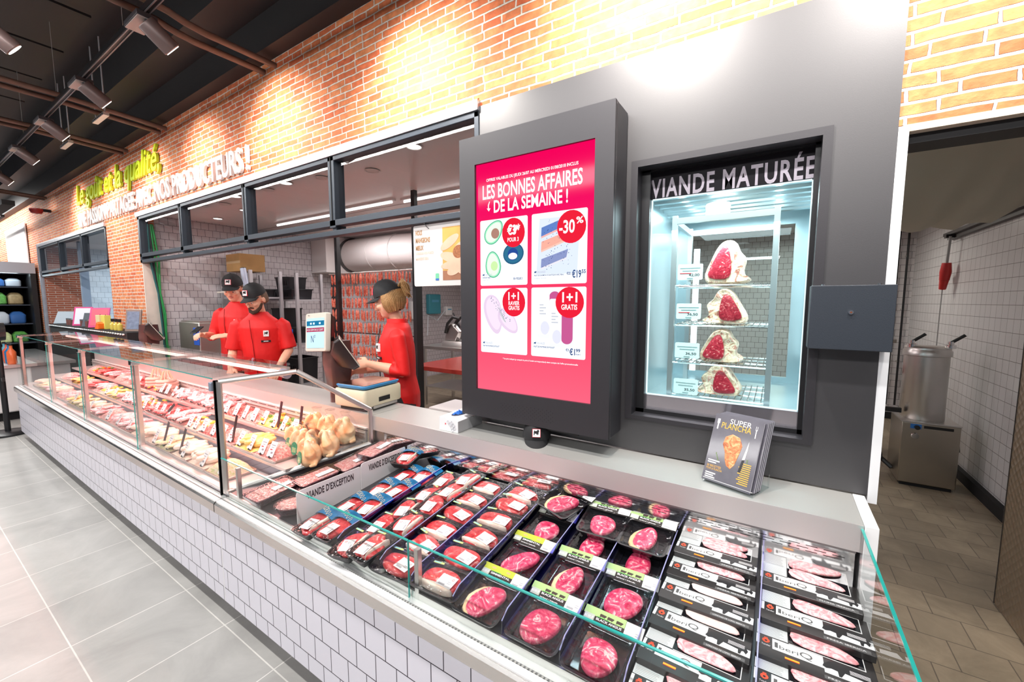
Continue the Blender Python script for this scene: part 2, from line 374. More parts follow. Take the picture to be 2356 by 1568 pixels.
hb = base(-7.40, XS - .008, 'service_counter', 'long tall glass service case on a white tiled base, full of loose meat')
struct('trim_7', B(XS - .008, XS, .8585, .9, .094, .56), mat('white_seam', (.9, .88, .9), .5))

# worktop
wsteel = mat('worktop_steel', (.60, .60, .58), .42, .55, noise=(3, .06))
wt = thing('steel_worktop', 'brushed steel worktop with folded front edge running behind both meat cases', 'worktop', (-2.5, 1.64, .9))
B(-1.928, .247, 1.517, P - .008, .935, .95).obj('top_sheet', wsteel, wt, world=True)
B(-7.3, -6.24, 1.517, P - .008, .935, .95).obj('top_sheet', wsteel, wt, world=True)
B(-6.2395, -1.931, 1.517, 1.80, .935, .95).obj('top_sheet', wsteel, wt, world=True)
B(-1.931, -1.33, P - .008, 1.80, .935, .95).obj('top_sheet', wsteel, wt, world=True)
B(-7.3, .247, 1.512, 1.518, .868, .9502).obj('front_edge', mat('pinkish_steel', (.78, .74, .73), .38, .7), wt, world=True)
ew = mat('white_end_panel', (.93, .93, .93), .4)
tag(B(.2485, .281, 1.512, 1.755, .0, .952).obj('end_partition', ew, bevel=.002), 'thick white end partition closing the right end of the steel worktop', 'partition')
# deck of the low case
dk = mat('dark_case_floor', (.10, .10, .11), .35, .6)
DZ = lambda y: .650 + .1 * (y - .92)
dt = lcb
MB().prism([(.9, DZ(.9) - .02), (.9, DZ(.9)), (1.533, DZ(1.533)), (1.533, DZ(1.533) - .02)], -2.25, XR - .012, 'x').obj('deck_sheet', dk, dt, world=True)
B(-2.25, XR - .01, .897, .903, .60, .652).obj('front_lip', steel, dt, world=True)
# mirrored back with air slots
bk = lcb
mir = mat('polished_steel', (.80, .78, .78), .09, 1)
B(-1.84, XR - .012, 1.533, 1.54, .70, .87).obj('panel_sheet', mir, bk, world=True)
B(-1.945, -1.84, 1.525, 1.54, .66, .87).obj('end_cheek', steel, bk, world=True)
s = MB()
for r, (z, o) in enumerate(((.838, 0), (.829, .022), (.820, 0))):
    x = -1.82 + o
    while x < XR - .06: s.box(x, x + .030, 1.5325, 1.5335, z, z + .0018); x += .045
s.obj('air_slots', blackm, bk, world=True)
B(-1.84, XR - .012, 1.520, 1.533, .858, .868).obj('shadow_gap', mat('grey_steel_lip', (.35, .33, .33), .4, .8), bk, world=True)
# low front glass
lg = lcb
for x0, x1 in ((-2.29, -.974), (-.969, XR)):
    B(x0, x1, .887, .893, .628, .824).obj('glass_pane', glass, lg, world=True)
    B(x0, x1, .8868, .8932, .824, .828).obj('glass_edge', gedge, lg, world=True)
B(-.974, -.9725, .8865, .8935, .628, .826).obj('glass_edge', gedge, lg, world=True)
for x in (-2.165, -.955): B(x, x + .018, .896, .915, .60, .80).obj('glass_support', steel, lg, world=True, bevel=.002)
# right end glass
eg = lcb
B(.2405, .2465, .893, 1.512, .64, .937).obj('glass_pane', glass, eg, world=True)
B(.2402, .2468, .887, 1.512, .937, .941).obj('glass_edge', gedge, eg, world=True)

# ---- tall glass of the service case ----
hg = hb
XP = [-2.305, -3.50, -4.74, -5.87, -7.25]
for i in range(4):
    a, b = XP[i + 1] + .006, XP[i] - .006
    B(a, b, .887, .893, .628, 1.215).obj('front_pane', glass, hg, world=True)
    MB().prism([(.880, 1.222), (.880, 1.228), (1.30, 1.245), (1.30, 1.239)], a - .006, b + .006, 'x').obj('top_pane', glass, hg, world=True)
    MB().prism([(.8795, 1.2222), (.8785, 1.2282), (.8815, 1.2282), (.8815, 1.2222)], a - .006, b + .006, 'x').obj('glass_edge', gedge, hg, world=True)
    B(b + .001, b + .003, .8865, .8935, .63, 1.215).obj('glass_edge', gedge, hg, world=True)
for i, x in enumerate(XP[1:]):
    B(x - .022, x + .014, .900, .925, .625, 1.205).obj('post', steel, hg, world=True, bevel=.003)
    B(x - .03, x + .02, .884, .93, 1.19, 1.221).obj('clamp', chrome, hg, world=True, bevel=.003)
    B(x - .006, x + .004, .925, 1.29, 1.205, 1.222).obj('top_arm', steel, hg, world=True)
# end frame (follows the skewed joint between the modules)
ef = hb
def skew(y): return -2.30 + (y - .90) * (.37 / .6)
prof = [(.905, .640), (.905, 1.208), (1.195, 1.235), (1.505, .985), (1.505, .79)]
fr = [Vector((skew(y), y, z)) for y, z in prof]
for i in range(5):
    a, b = fr[i], fr[(i + 1) % 5]
    MB().tube([a, b], .0135, 8).obj('frame_bar', steel, ef, world=True)
pl = MB(); pl.rings([[v + Vector((o, 0, 0)) for v in fr] for o in (-.003, .003)]); pl.obj('end_glass', glass, ef, world=True)
B(-2.345, -2.32, .876, .9, 1.16, 1.205).obj('corner_hinge', mat('blue_grey_hinge', (.35, .42, .52), .3, .5), ef, world=True, bevel=.003)
B(-2.315, -2.308, .885, .905, .63, 1.215).obj('black_seal', blackm, ef, world=True)
# end of the far left
B(-7.40, -7.385, .88, 1.5, .63, .95).obj('end_glass', glass, hb, world=True)
# case interior: stepped pinkish steel deck and back
ci = hb
pk = mat('case_steel', (.75, .70, .68), .35, .6)
for y0, y1, z in ((.9, 1.115, .655), (1.12, 1.31, .72), (1.315, 1.512, .785)):
    MB().rings([[(x, y, zz) for y, zz in ((y0, z - .015), (y0, z), (y1, z), (y1, z - .015))] for x in (-7.37, )] + [[(skew((y0 + y1) / 2) - .03, y, zz) for y, zz in ((y0, z - .015), (y0, z), (y1, z), (y1, z - .015))]]).obj('step', pk, ci, world=True)
B(-7.37, -1.97, 1.500, 1.513, .785, .87).obj('back_sheet', pk, ci, world=True)
s = MB(); x = -7.3
while x < -2.0:
    s.box(x, x + .10, 1.498, 1.501, .858, .861); x += .125
s.obj('air_slots', blackm, ci, world=True)
s = MB()
for z in (.835, .815): s.box(-7.37, -1.98, 1.492, 1.5, z, z + .006)
s.obj('back_ridges', mat('ridge_steel', (.45, .38, .36), .4, .7), ci, world=True)
# lamp tube
lt = hb
MB().cyl((-7.2, 1.27, 1.19), (-2.40, 1.27, 1.19), .012, 14).obj('tube', emis('pink_tube', (1, .55, .50), 2.2), lt, world=True, smooth=True)
MB().cyl((-2.40, 1.27, 1.19), (-2.345, 1.27, 1.185), .026, 18).obj('end_cap', mat('lamp_cap', (.30, .26, .32), .4), lt, world=True, smooth=True)
MB().box(-7.2, -2.36, 1.290, 1.296, 1.20, 1.225).obj('lamp_bracket', steeld, lt, world=True)
for x0, x1 in ((-4.75, -2.22), (-7.2, -4.8)):
    area('service_case_lamp_light', ((x0 + x1) / 2, 1.24, 1.165), (radians(-12), 0, 0), x1 - x0, .06, 13, (1, .38, .34))
# LED line under the worktop edge of the low case
area('low_case_led_light', (-.85, 1.44, 1.0), (radians(-50), 0, 0), 1, .02, 0, (1, 1, 1))
# ================= DISPLAY SCREEN =================
ds = thing('advertising_display', 'tall charcoal portrait screen cabinet showing a pink weekly offers advert', 'screen', (-.94, 1.68, 1.03))
DX0, DX1, DZ0, DZ1 = -1.328, -.556, 1.033, 2.372
SX0, SX1, SZ0, SZ1 = -1.236, -.636, 1.172, 2.243
m = MB()
for a in ((DX0, SX0, DZ0, DZ1), (SX1, DX1, DZ0, DZ1), (SX0, SX1, SZ1, DZ1), (SX0, SX1, DZ0, SZ0)): m.box(a[0], a[1], 1.60, 1.618, a[2], a[3])
m.obj('front_bezel', dark, ds, world=True)
B(DX0 + .004, DX1 - .006, 1.618, 1.623, DZ0 + .004, DZ1 - .004).obj('shadow_joint', blackm, ds, world=True)
B(DX0, DX1, 1.623, 1.752, DZ0, DZ1).obj('housing', dark, ds, world=True, bevel=.002)
B(DX0 + .15, DX1 - .15, 1.64, 1.75, DZ0 - .02, DZ0).obj('bottom_bracket', blackp, ds, world=True)
m = MB(); y = 0
for r in range(7):
    for k in range(14): m.cyl((-1.088 + k * .0205 + (r % 2) * .010, 1.5995, 1.117 - r * .0088), (-1.088 + k * .0205 + (r % 2) * .010, 1.6, 1.117 - r * .0088), .0021, 6)
m.obj('speaker_holes', blackm, ds, world=True)
# screen picture (it is flat in the real thing as well)
def scr():
    m = bpy.data.materials.new('lit_pink_screen'); m.use_nodes = True; N = m.node_tree.nodes; L = m.node_tree.links; N.clear()
    g = N.new('ShaderNodeNewGeometry'); sp = N.new('ShaderNodeSeparateXYZ'); L.new(g.outputs['Position'], sp.inputs[0])
    mr = N.new('ShaderNodeMapRange'); mr.inputs[1].default_value = SZ0; mr.inputs[2].default_value = SZ1; L.new(sp.outputs[2], mr.inputs[0])
    r = ramp(N, [(0, (.98, .13, .22)), (.35, (.95, .06, .14)), (.8, (.90, .0, .115)), (1, (.90, .0, .10))]); L.new(mr.outputs[0], r.inputs[0])
    e = N.new('ShaderNodeEmission'); e.inputs[1].default_value = .72; L.new(r.outputs[0], e.inputs[0])
    gl = N.new('ShaderNodeBsdfGlossy'); gl.inputs['Roughness'].default_value = .08; gl.inputs[0].default_value = (.012, .012, .012, 1)
    a = N.new('ShaderNodeAddShader'); L.new(e.outputs[0], a.inputs[0]); L.new(gl.outputs[0], a.inputs[1])
    o = N.new('ShaderNodeOutputMaterial'); L.new(a.outputs[0], o.inputs[0]); return m
SY = 1.613
sc_ = B(SX0, SX1, SY, SY + .004, SZ0, SZ1).obj('screen_picture', scr(), ds, world=True)
k_ = [0]
def flat(poly, m, name='picture_detail', lay=1, par=None):
    b = MB(); y = SY - .0004 * lay
    b.face([(p[0], y, p[1]) for p in poly]); return b.obj(name, m, par or sc_, world=True)
def ell(cx, cz, rx, rz, a=0, n=26, egg=0):
    P_ = []
    for i in range(n):
        t = 2 * pi * i / n; x = rx * cos(t) * (1 - egg * sin(t)); z = rz * sin(t)
        P_.append((cx + x * cos(a) - z * sin(a), cz + x * sin(a) + z * cos(a)))
    return P_
E_ = .78
sw = emis('screen_white', (1, 1, 1), E_); sred = emis('screen_red', (.80, .015, .04), E_); snavy = emis('screen_navy', (.02, .06, .2), E_)
sgrey = emis('screen_grey', (.55, .58, .66), E_)
def stext(s, x, z, w, h, m=sw, lay=3): text(s, .05, m, sc_, (x, SY - .0004 * lay, z), width=w, height=h, bold=.0012, name='screen_lettering', world=True)
stext('OFFRES VALABLES DU JEUDI 26/07 AU MERCREDI 01/08/2018 INCLUS', -1.176, 2.154, .465, .018)
stext('LES BONNES AFFAIRES', -1.198, 2.078, .507, .066)
stext('DE LA SEMAINE !', -1.134, 2.012, .378, .058)
flat([(-1.160, 2.068), (-1.168, 2.052), (-1.168, 2.036), (-1.175, 2.038), (-1.163, 2.022), (-1.153, 2.036), (-1.162, 2.036), (-1.162, 2.050), (-1.156, 2.066)], sw, 'screen_arrow', 2)
def card(x0, x1, z0, z1):
    P_ = rrect(x1 - x0, z1 - z0, .008, 4, (x0 + x1) / 2, (z0 + z1) / 2); return flat(P_, emis('screen_card', (.88, .93, 1), .85), 'offer_card', 1)
c1 = card(-1.214, -.951, 1.677, 1.983); c2 = card(-.930, -.667, 1.677, 1.983); c3 = card(-1.214, -.951, 1.356, 1.663); c4 = card(-.930, -.667, 1.356, 1.663)
G_ = lambda n, c: emis(n, c, E_)
# avocados
for cx, cz, a in ((-1.135, 1.925, -.75), (-1.140, 1.775, .1)):
    flat(ell(cx, cz, .044, .062, a, egg=.16), G_('s_av_skin', (.05, .42, .22)), lay=2)
    flat(ell(cx, cz, .040, .058, a, egg=.16), G_('s_av_rim', (.38, .85, .55)), lay=3)
    flat(ell(cx, cz, .034, .052, a, egg=.16), G_('s_av_flesh', (.82, 1, .80)), lay=4)
flat(ell(-1.126, 1.918, .023, .024), G_('s_pit', (.42, .22, .17)), lay=5); flat(ell(-1.132, 1.768, .020, .022), G_('s_hollow', (.6, .85, .4)), lay=5)
flat(ell(-1.026, 1.819, .056, .048, .1), G_('s_av_dark', (.02, .10, .20)), lay=4); flat(ell(-1.026, 1.819, .050, .042, .1), G_('s_av_dark2', (.03, .16, .28)), lay=5)
flat(ell(-1.028, 1.817, .028, .028), G_('s_stk', (.02, .07, .30)), lay=6); flat(ell(-1.028, 1.808, .024, .015), sw, lay=7)
stext('€3*', -1.055, 1.905, .055, .042, lay=9)
# salmon
flat([(-.905, 1.72), (-.71, 1.72), (-.70, 1.955), (-.89, 1.96)], G_('s_board', (.72, .80, .95)), lay=2)
for k, (cz, col, c2_) in enumerate(((1.905, (.12, .22, .55), (.85, .45, .42)), (1.845, (.95, .42, .33), (.95, .55, .45)), (1.770, (.25, .30, .55), (.8, .78, .85)))):
    q = [(-.882, cz - .022), (-.760, cz + .018), (-.752, cz + .052), (-.880, cz + .016)]
    flat([(x, z - .008) for x, z in q], G_('s_sm%d' % k, c2_), lay=3); flat(q, G_('s_s%d' % k, col), lay=4)
random.seed(3)
m = MB()
for i in range(90):
    x, z = random.uniform(-.875, -.73), random.uniform(1.74, 1.95); r = random.uniform(.0008, .0022); m.face([(x + r * cos(t), SY - .0020, z + r * sin(t)) for t in (0, 1.25, 2.5, 3.75, 5)])
m.obj('pepper_dots', snavy, sc_, world=True)
# chicken fillets
flat(ell(-1.138, 1.54, .050, .095, .25, egg=-.22), G_('s_ck', (.78, .62, .80)), lay=2); flat(ell(-1.135, 1.545, .040, .080, .25, egg=-.2), G_('s_ck2', (.88, .74, .88)), lay=3)
flat(ell(-1.055, 1.51, .040, .070, .75, egg=-.15), G_('s_ck', 0), lay=4); flat(ell(-1.052, 1.512, .030, .058, .75, egg=-.15), G_('s_ck2', 0), lay=5)
for k in range(6):
    a = .5 + k * .35; flat([(-1.10 + k * .006, 1.57 - k * .012), (-1.10 + k * .006 + .03 * cos(a + 1.5), 1.575 - k * .012 + .018 * sin(a)), (-1.095 + k * .006, 1.562 - k * .012)], G_('s_herb', (.08, .30, .22)), lay=6)
m = MB()
for i in range(40):
    x = -1.155 + i * .0028 + random.uniform(-.012, .012); z = 1.62 - i * .0028 + random.uniform(-.01, .01); r = .0018; m.face([(x + r * cos(t), SY - .0030, z + r * sin(t)) for t in (0, 1.25, 2.5, 3.75, 5)])
m.obj('pepper_dots', snavy, sc_, world=True)
# salami packs
for x, z, l in ((-.895, 1.445, 2), (-.835, 1.408, 5)):
    flat(rrect(.115, .21, .008, 3, x + .055, z + .10), G_('s_pack', (.86, .89, .96)), lay=l)
    flat(rrect(.055, .19, .026, 5, x + .082, z + .105), G_('s_salami', (.55, .10, .28)), lay=l + 1)
    flat(rrect(.058, .19, .006, 3, x + .028, z + .105), sw, lay=l + 2)
    flat(ell(x + .035, z + .04, .022, .03), G_('s_lilac', (.75, .76, .9)), lay=l + 3)
    for k in range(4): flat([(x + .008, z + .10 + k * .013), (x + .04 - k % 2 * .012, z + .10 + k * .013), (x + .04 - k % 2 * .012, z + .105 + k * .013), (x + .008, z + .105 + k * .013)], sgrey, lay=l + 3)
# badges
def badge(cx, cz, rx, rz, lines):
    flat(ell(cx, cz, rx, rz, .2), sred, 'offer_badge', 8)
    for s_, x, z, w, h in lines: stext(s_, x, z, w, h, lay=9)
badge(-1.025, 1.913, .061, .066, (('€3*', -1.058, 1.903, .070, .048), ('POUR 3', -1.056, 1.873, .060, .019)))
badge(-.738, 1.912, .066, .068, (('-30', -.794, 1.886, .072, .056), ('%', -.716, 1.922, .032, .028)))
badge(-1.023, 1.598, .062, .066, (('1+1', -1.052, 1.607, .058, .038), ('RAVIER', -1.051, 1.584, .060, .019), ('GRATIS', -1.051, 1.562, .060, .019)))
badge(-.742, 1.597, .066, .066, (('1+1', -.776, 1.597, .070, .044), ('GRATIS', -.780, 1.566, .074, .023)))
# card captions
def lion(x, z, s, m, par=None, lay=4, y=None):   # little square emblem with a standing lion outline
    L_ = [(0, 0), (.12, 0), (.16, .3), (.45, .3), (.62, .05), (.75, .05), (.7, .25), (.95, .1), (.85, .45), (1, .6), (.95, .95), (.7, 1), (.6, .78), (.3, .72), (.12, .9), (.02, .6)]
    return [(x + a * s, z + b * s) for a, b in L_]
for x, z in ((-1.200, 1.722), (-.915, 1.725), (-1.200, 1.397), (-.915, 1.410)):
    flat(lion(x, z, .011, 0), snavy, 'emblem', 6)
    stext('DELHAIZE', x + .014, z + .001, .042, .009, sgrey, 6)
for s_, x, z, w in (('AVOCAT HASS', -1.200, 1.711, .045), ('FILET DE SAUMON ATLANTIQUE AVEC PEAU', -.915, 1.712, .145), ('FILET DE POITRINE DE POULET', -1.200, 1.384, .096), ('FILET DE POITRINE DE POULET', -.915, 1.396, .105)): stext(s_, x, z, w, .007, snavy, 6)
stext('Origine : USA', -1.200, 1.700, .035, .006, sgrey, 6); stext('Origine : Ecosse', -.915, 1.700, .06, .006, sgrey, 6)
stext('€4  POUR 3', -1.025, 1.700, .048, .012, snavy, 6)
stext('€22', -.757, 1.714, .018, .012, snavy, 6); stext('€19', -.733, 1.700, .042, .034, snavy, 6); stext('55', -.689, 1.718, .018, .016, snavy, 6)
stext('€3', -.757, 1.388, .014, .012, snavy, 6); stext('€1', -.740, 1.372, .026, .030, snavy, 6); stext('99', -.710, 1.386, .020, .015, snavy, 6); stext('POUR 2', -.711, 1.374, .022, .006, snavy, 6)
stext('* Le prix indiqué (y compris le prix à l\'unité correspondant) tient compte de l\'offre promotionnelle', -1.085, 1.327, .385, .009)

# ================= MATURING CABINET =================
mc = thing('meat_maturing_cabinet', 'brightly lit glass maturing cabinet set in the black panel, headed VIANDE MATURÉE', 'cabinet', (-.2, 2.1, 1.1))
m = MB(); w_ = .022
for a in ((FX0 - .012, FX1 + .012, FZ1 - w_, FZ1 + .004), (FX0 - .012, FX1 + .012, FZ0 - .004, FZ0 + w_ * .6), (FX0 - .012, FX0 + w_ * .7, FZ0 + w_ * .6, FZ1 - w_), (FX1 - w_ * .7, FX1 + .012, FZ0 + w_ * .6, FZ1 - w_)): m.box(a[0], a[1], P - .012, P + .055, a[2], a[3])
m.obj('recess_frame', dark, mc, world=True)
Y1 = 1.845
m = MB(); m.box(FX0 + .001, FX0 + .05, P + .055, Y1, FZ0 + .01, FZ1 - .01).box(FX1 - .03, FX1 - .001, P + .055, Y1, FZ0 + .01, FZ1 - .01); m.box(FX0, FX1, P + .055, Y1, FZ1 - .03, FZ1 - .01); m.box(FX0, FX1, P + .055, Y1, FZ0 + .01, FZ0 + .03)
m.obj('inner_reveal', blackp, mc, world=True)
CX0, CX1, CZ0, CZ1 = -.468, .083, 1.196, 2.030
gp = mat('black_glass_header', (.012, .01, .014), .55, spec=.2)
B(FX0 + .045, FX1 - .03, Y1, Y1 + .01, CZ1 + .004, FZ1 - .03).obj('header_plate', gp, mc, world=True)
text('VIANDE MATURÉE', .1, mat('pale_lilac_lettering', (.62, .56, .64), .6, noise=(60, .2)), mc, (-.477, Y1 - .0008, 2.036), width=.568, height=.098, bold=.0022, sp=1.12, name='header_lettering', world=True)
B(FX0 + .045, FX1 - .03, Y1, Y1 + .01, FZ0 + .03, CZ0 - .006).obj('base_plate', mat('mirror_plate', (.7, .66, .72), .12, .9), mc, world=True)
# glass door and body
B(CX0, CX1, Y1, Y1 + .006, CZ0, CZ1).obj('door_glass', glassm('cabinet_glass', (.93, 1, 1), .7), mc, world=True)
m = MB()
for a in ((CX0 - .004, CX0, CZ0, CZ1), (CX1, CX1 + .004, CZ0, CZ1), (CX0, CX1, CZ0 - .005, CZ0), (CX0, CX1, CZ1, CZ1 + .004)): m.box(a[0], a[1], Y1 - .002, Y1 + .008, a[2], a[3])
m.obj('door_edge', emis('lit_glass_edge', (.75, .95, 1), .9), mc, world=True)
BX0, BX1, BY1 = -.50, .13, 2.62
inn = mat('cool_steel_lining', (.55, .66, .70), .28, .8, noise=(3, .15))
m = MB(); m.box(BX0 - .03, BX0, Y1 + .02, BY1, 1.12, 2.12).obj('side_wall', inn, mc, world=True)
B(BX1, BX1 + .03, Y1 + .02, BY1, 1.12, 2.12).obj('side_wall', inn, mc, world=True)
B(BX0, BX1, Y1 + .02, BY1, 2.08, 2.12).obj('roof', inn, mc, world=True)
B(BX0, BX1, Y1 + .02, BY1, 1.12, 1.17).obj('floor_pan', inn, mc, world=True)
m = MB()
for k in range(7): m.cyl((BX0, 1.92 + k * .09, 2.055), (BX1, 1.92 + k * .09, 2.055), .014, 8)
m.obj('ceiling_pipes', inn, mc, world=True, smooth=True)
B(BX0, BX1, BY1, BY1 + .006, 1.17, 2.08).obj('rear_glass', glassm('cabinet_glass', 0), mc, world=True)
m = MB()
for a in ((BX0, BX0 + .05, 1.2, 2.0), (BX1 - .07, BX1, 1.2, 2.0), (BX0, BX1, 2.0, 2.08), (BX0, BX1, 1.17, 1.2)): m.box(a[0], a[1], BY1 - .02, BY1, a[2], a[3])
m.obj('rear_door_frame', inn, mc, world=True)
le = emis('cool_white_led', (.85, .97, 1), 1.6)
B(BX1 - .006, BX1 - .001, 2.02, 2.45, 1.30, 1.93).obj('led_strip', le, mc, world=True)
B(BX0 + .085, BX0 + .115, BY1 - .04, BY1 - .02, 1.2, 1.90).obj('led_strip', emis('cool_white_led2', (.85, .97, 1), 1.6), mc, world=True)
MB().lathe([(.03, 1.952), (.045, 1.957), (.047, 1.972), (.043, 1.98), (.047, 1.988), (.045, 2.002), (.03, 2.007)], (-.225, 1.93, 0), 24).obj('round_lamp', emis('round_lamp_glow', (.95, 1, 1), 4), mc, world=True, smooth=True)
area('maturing_cabinet_light', (-.2, 2.15, 2.03), (0, 0, 0), .5, .3, 6, (.82, .96, 1))
area('maturing_cabinet_front_light', (-.2, 1.885, 1.90), (radians(35), 0, 0), .4, .03, 2, (.82, .96, 1))
# trolley rack with four shelves
rk = mat('rack_steel', (.70, .74, .76), .3, .9)
RX0, RX1, RY0, RY1 = -.385, -.015, 1.90, 2.28
m = MB()
for x in (RX0, RX1):
    for y in (RY0, RY1): m.box(x - .010, x + .010, y - .01, y + .01, 1.17, 1.965)
for y in (RY0, RY1): m.box(RX0, RX1, y - .008, y + .008, 1.93, 1.955)
for x in (RX0, RX1): m.box(x - .008, x + .008, RY0, RY1, 1.93, 1.955)
m.obj('rack_frame', rk, mc, world=True)
SHZ = (1.672, 1.503, 1.338, 1.196)
for z in SHZ:
    m = MB()
    for k in range(15): x = RX0 + .02 + k * (RX1 - RX0 - .04) / 14; m.cyl((x, RY0 + .01, z), (x, RY1, z), .0022, 5)
    for k in range(4): m.cyl((RX0, RY0 + .01 + k * .115, z - .004), (RX1, RY0 + .01 + k * .115, z - .004), .004, 6)
    m.obj('wire_shelf', chrome, mc, world=True)
agem = meatm('aged_red_meat', [(.30, (.22, .004, .015)), (.5, (.36, .012, .03)), (.60, (.45, .03, .05)), (.68, (.75, .35, .32)), (.73, (.36, .02, .035))], 30, 3.0, .35)
fatm = meatm('aged_fat', [(.34, (.30, .10, .07)), (.42, (.70, .50, .34)), (.55, (.84, .72, .56)), (.62, (.60, .22, .16)), (.68, (.86, .76, .62))], 24, 1.5, .55, .6)
def rib(z, flip, label, seed, w=.17, h=.135):
    random.seed(seed); t = thing('rib_of_beef', label, 'meat', (-.19 + (seed % 3 - 1) * .01, 1.985, z + .004), 0, 'dry aged ribs of beef in the maturing cabinet')
    P_ = [(-.42, .02), (-.30, .0), (0, -.0), (.28, .0), (.50, .03), (.52, .12), (.38, .16), (.34, .30), (.42, .50), (.38, .62), (.26, .72), (.22, .92), (.08, 1.0), (-.08, .97), (-.20, .80), (-.32, .50), (-.46, .22)]
    P_ = [((-x if flip else x) * w * (1 + random.uniform(-.05, .05)), zz * h * (1 + random.uniform(-.03, .03))) for x, zz in P_]
    cx = sum(p[0] for p in P_) / len(P_); cz = h * .42
    R = []
    for d, k in ((-.045, .82), (-.052, .93), (-.04, 1.0), (.06, 1.03), (.085, .93), (.09, .7)): R.append([(cx + (x - cx) * k, d + random.uniform(-.003, .003), cz + (zz - cz) * k) for x, zz in P_])
    o = MB().rings(R).obj('fat_and_bone', fatm, t, smooth=True)
    s = o.modifiers.new('sub', 'SUBSURF'); s.levels = s.render_levels = 1
    q = [(-.38, .10), (-.05, .06), (.13, .10), (.15, .30), (.13, .50), (.10, .70), (.04, .88), (-.09, .84), (-.22, .56), (-.36, .26)]
    q = [((-x if flip else x) * w, zz * h) for x, zz in q]; cx = sum(p[0] for p in q) / len(q)
    R = [[(cx + (x - cx) * k, d, cz + (zz - cz) * k) for x, zz in q] for d, k in ((-.046, 1.02), (-.060, .97), (-.063, .6))]
    o = MB().rings(R).obj('lean_eye', agem, t, smooth=True); s = o.modifiers.new('sub', 'SUBSURF'); s.levels = s.render_levels = 1
    return t
rib(SHZ[0], False, 'aged rib of beef with dark crimson face on the top cabinet shelf', 1, .185, .185)
rib(SHZ[1], True, 'aged rib of beef with bright red face on the second cabinet shelf', 2, .18, .15)
rib(SHZ[2], False, 'aged rib of beef with curved rib bone on the third cabinet shelf', 3, .175, .145)
rib(SHZ[3], True, 'aged rib of beef with thick pale fat on the lowest cabinet shelf', 4, .18, .132)
for k, (z, pr_) in enumerate(((1.725, '42,00'), (1.560, '36,50'), (1.392, '36,50'), (1.235, '35,50'))):
    t = thing('price_card', ('pale price card reading 42,00 beside the topmost aged rib', 'pale price card reading 36,50 on the second cabinet shelf', 'pale price card on the third cabinet shelf', 'pale price card on the lowest cabinet shelf')[k], 'label', (-.315, 1.885, z), 0, 'price cards in the maturing cabinet')
    o = MB().rings([[(x, d, zz) for x, zz in rrect(.098, .066, .006)] for d in (-.002, .002)]).obj('card', mat('pale_cyan_card', (.68, .84, .84), .5), t)
    MB().box(-.04, .04, -.0035, -.002, .015, .018).box(-.03, .03, -.0035, -.002, .004, .007).box(-.012, .012, -.0035, -.002, -.028, -.024).obj('print', mat('grey_print', (.3, .4, .42), .6), t)
    if k in (0, 1): B(-.04, .005, -.0036, -.002, -.007, -.004).obj('underline', redink, t)
    text(pr_, .02, ink, t, (-.005, -.0026, -.020), width=.042, height=.013, name='price', bold=.0004)
    MB().box(-.006, .006, .002, .02, -.04, -.03).obj('clip', rk, t)

# ================= CONTROL BOX ON THE PANEL =================
t = thing('control_box', 'dark blue grey metal control box with a small round lock', 'box', (.2, 1.72, 1.45))
B(.092, .302, 1.665, 1.748, 1.447, 1.652).obj('box_body', mat('blue_grey_powder_coat', (.026, .033, .045), .5, .2, bump=(500, .08)), t, world=True, bevel=.002)
MB().cyl((.197, 1.660, 1.567), (.197, 1.666, 1.567), .0065, 16).obj('lock', chrome, t, world=True, smooth=True)
MB().cyl((.197, 1.6590, 1.567), (.197, 1.6605, 1.567), .003, 10).obj('lock_core', mat('brass_core', (.4, .15, .08), .3, .8), t, world=True)
m = MB()
for x in (.125, .265): m.cyl((x, 1.70, 1.652), (x, 1.70, 1.657), .005, 10)
m.obj('screws', chrome, t, world=True)

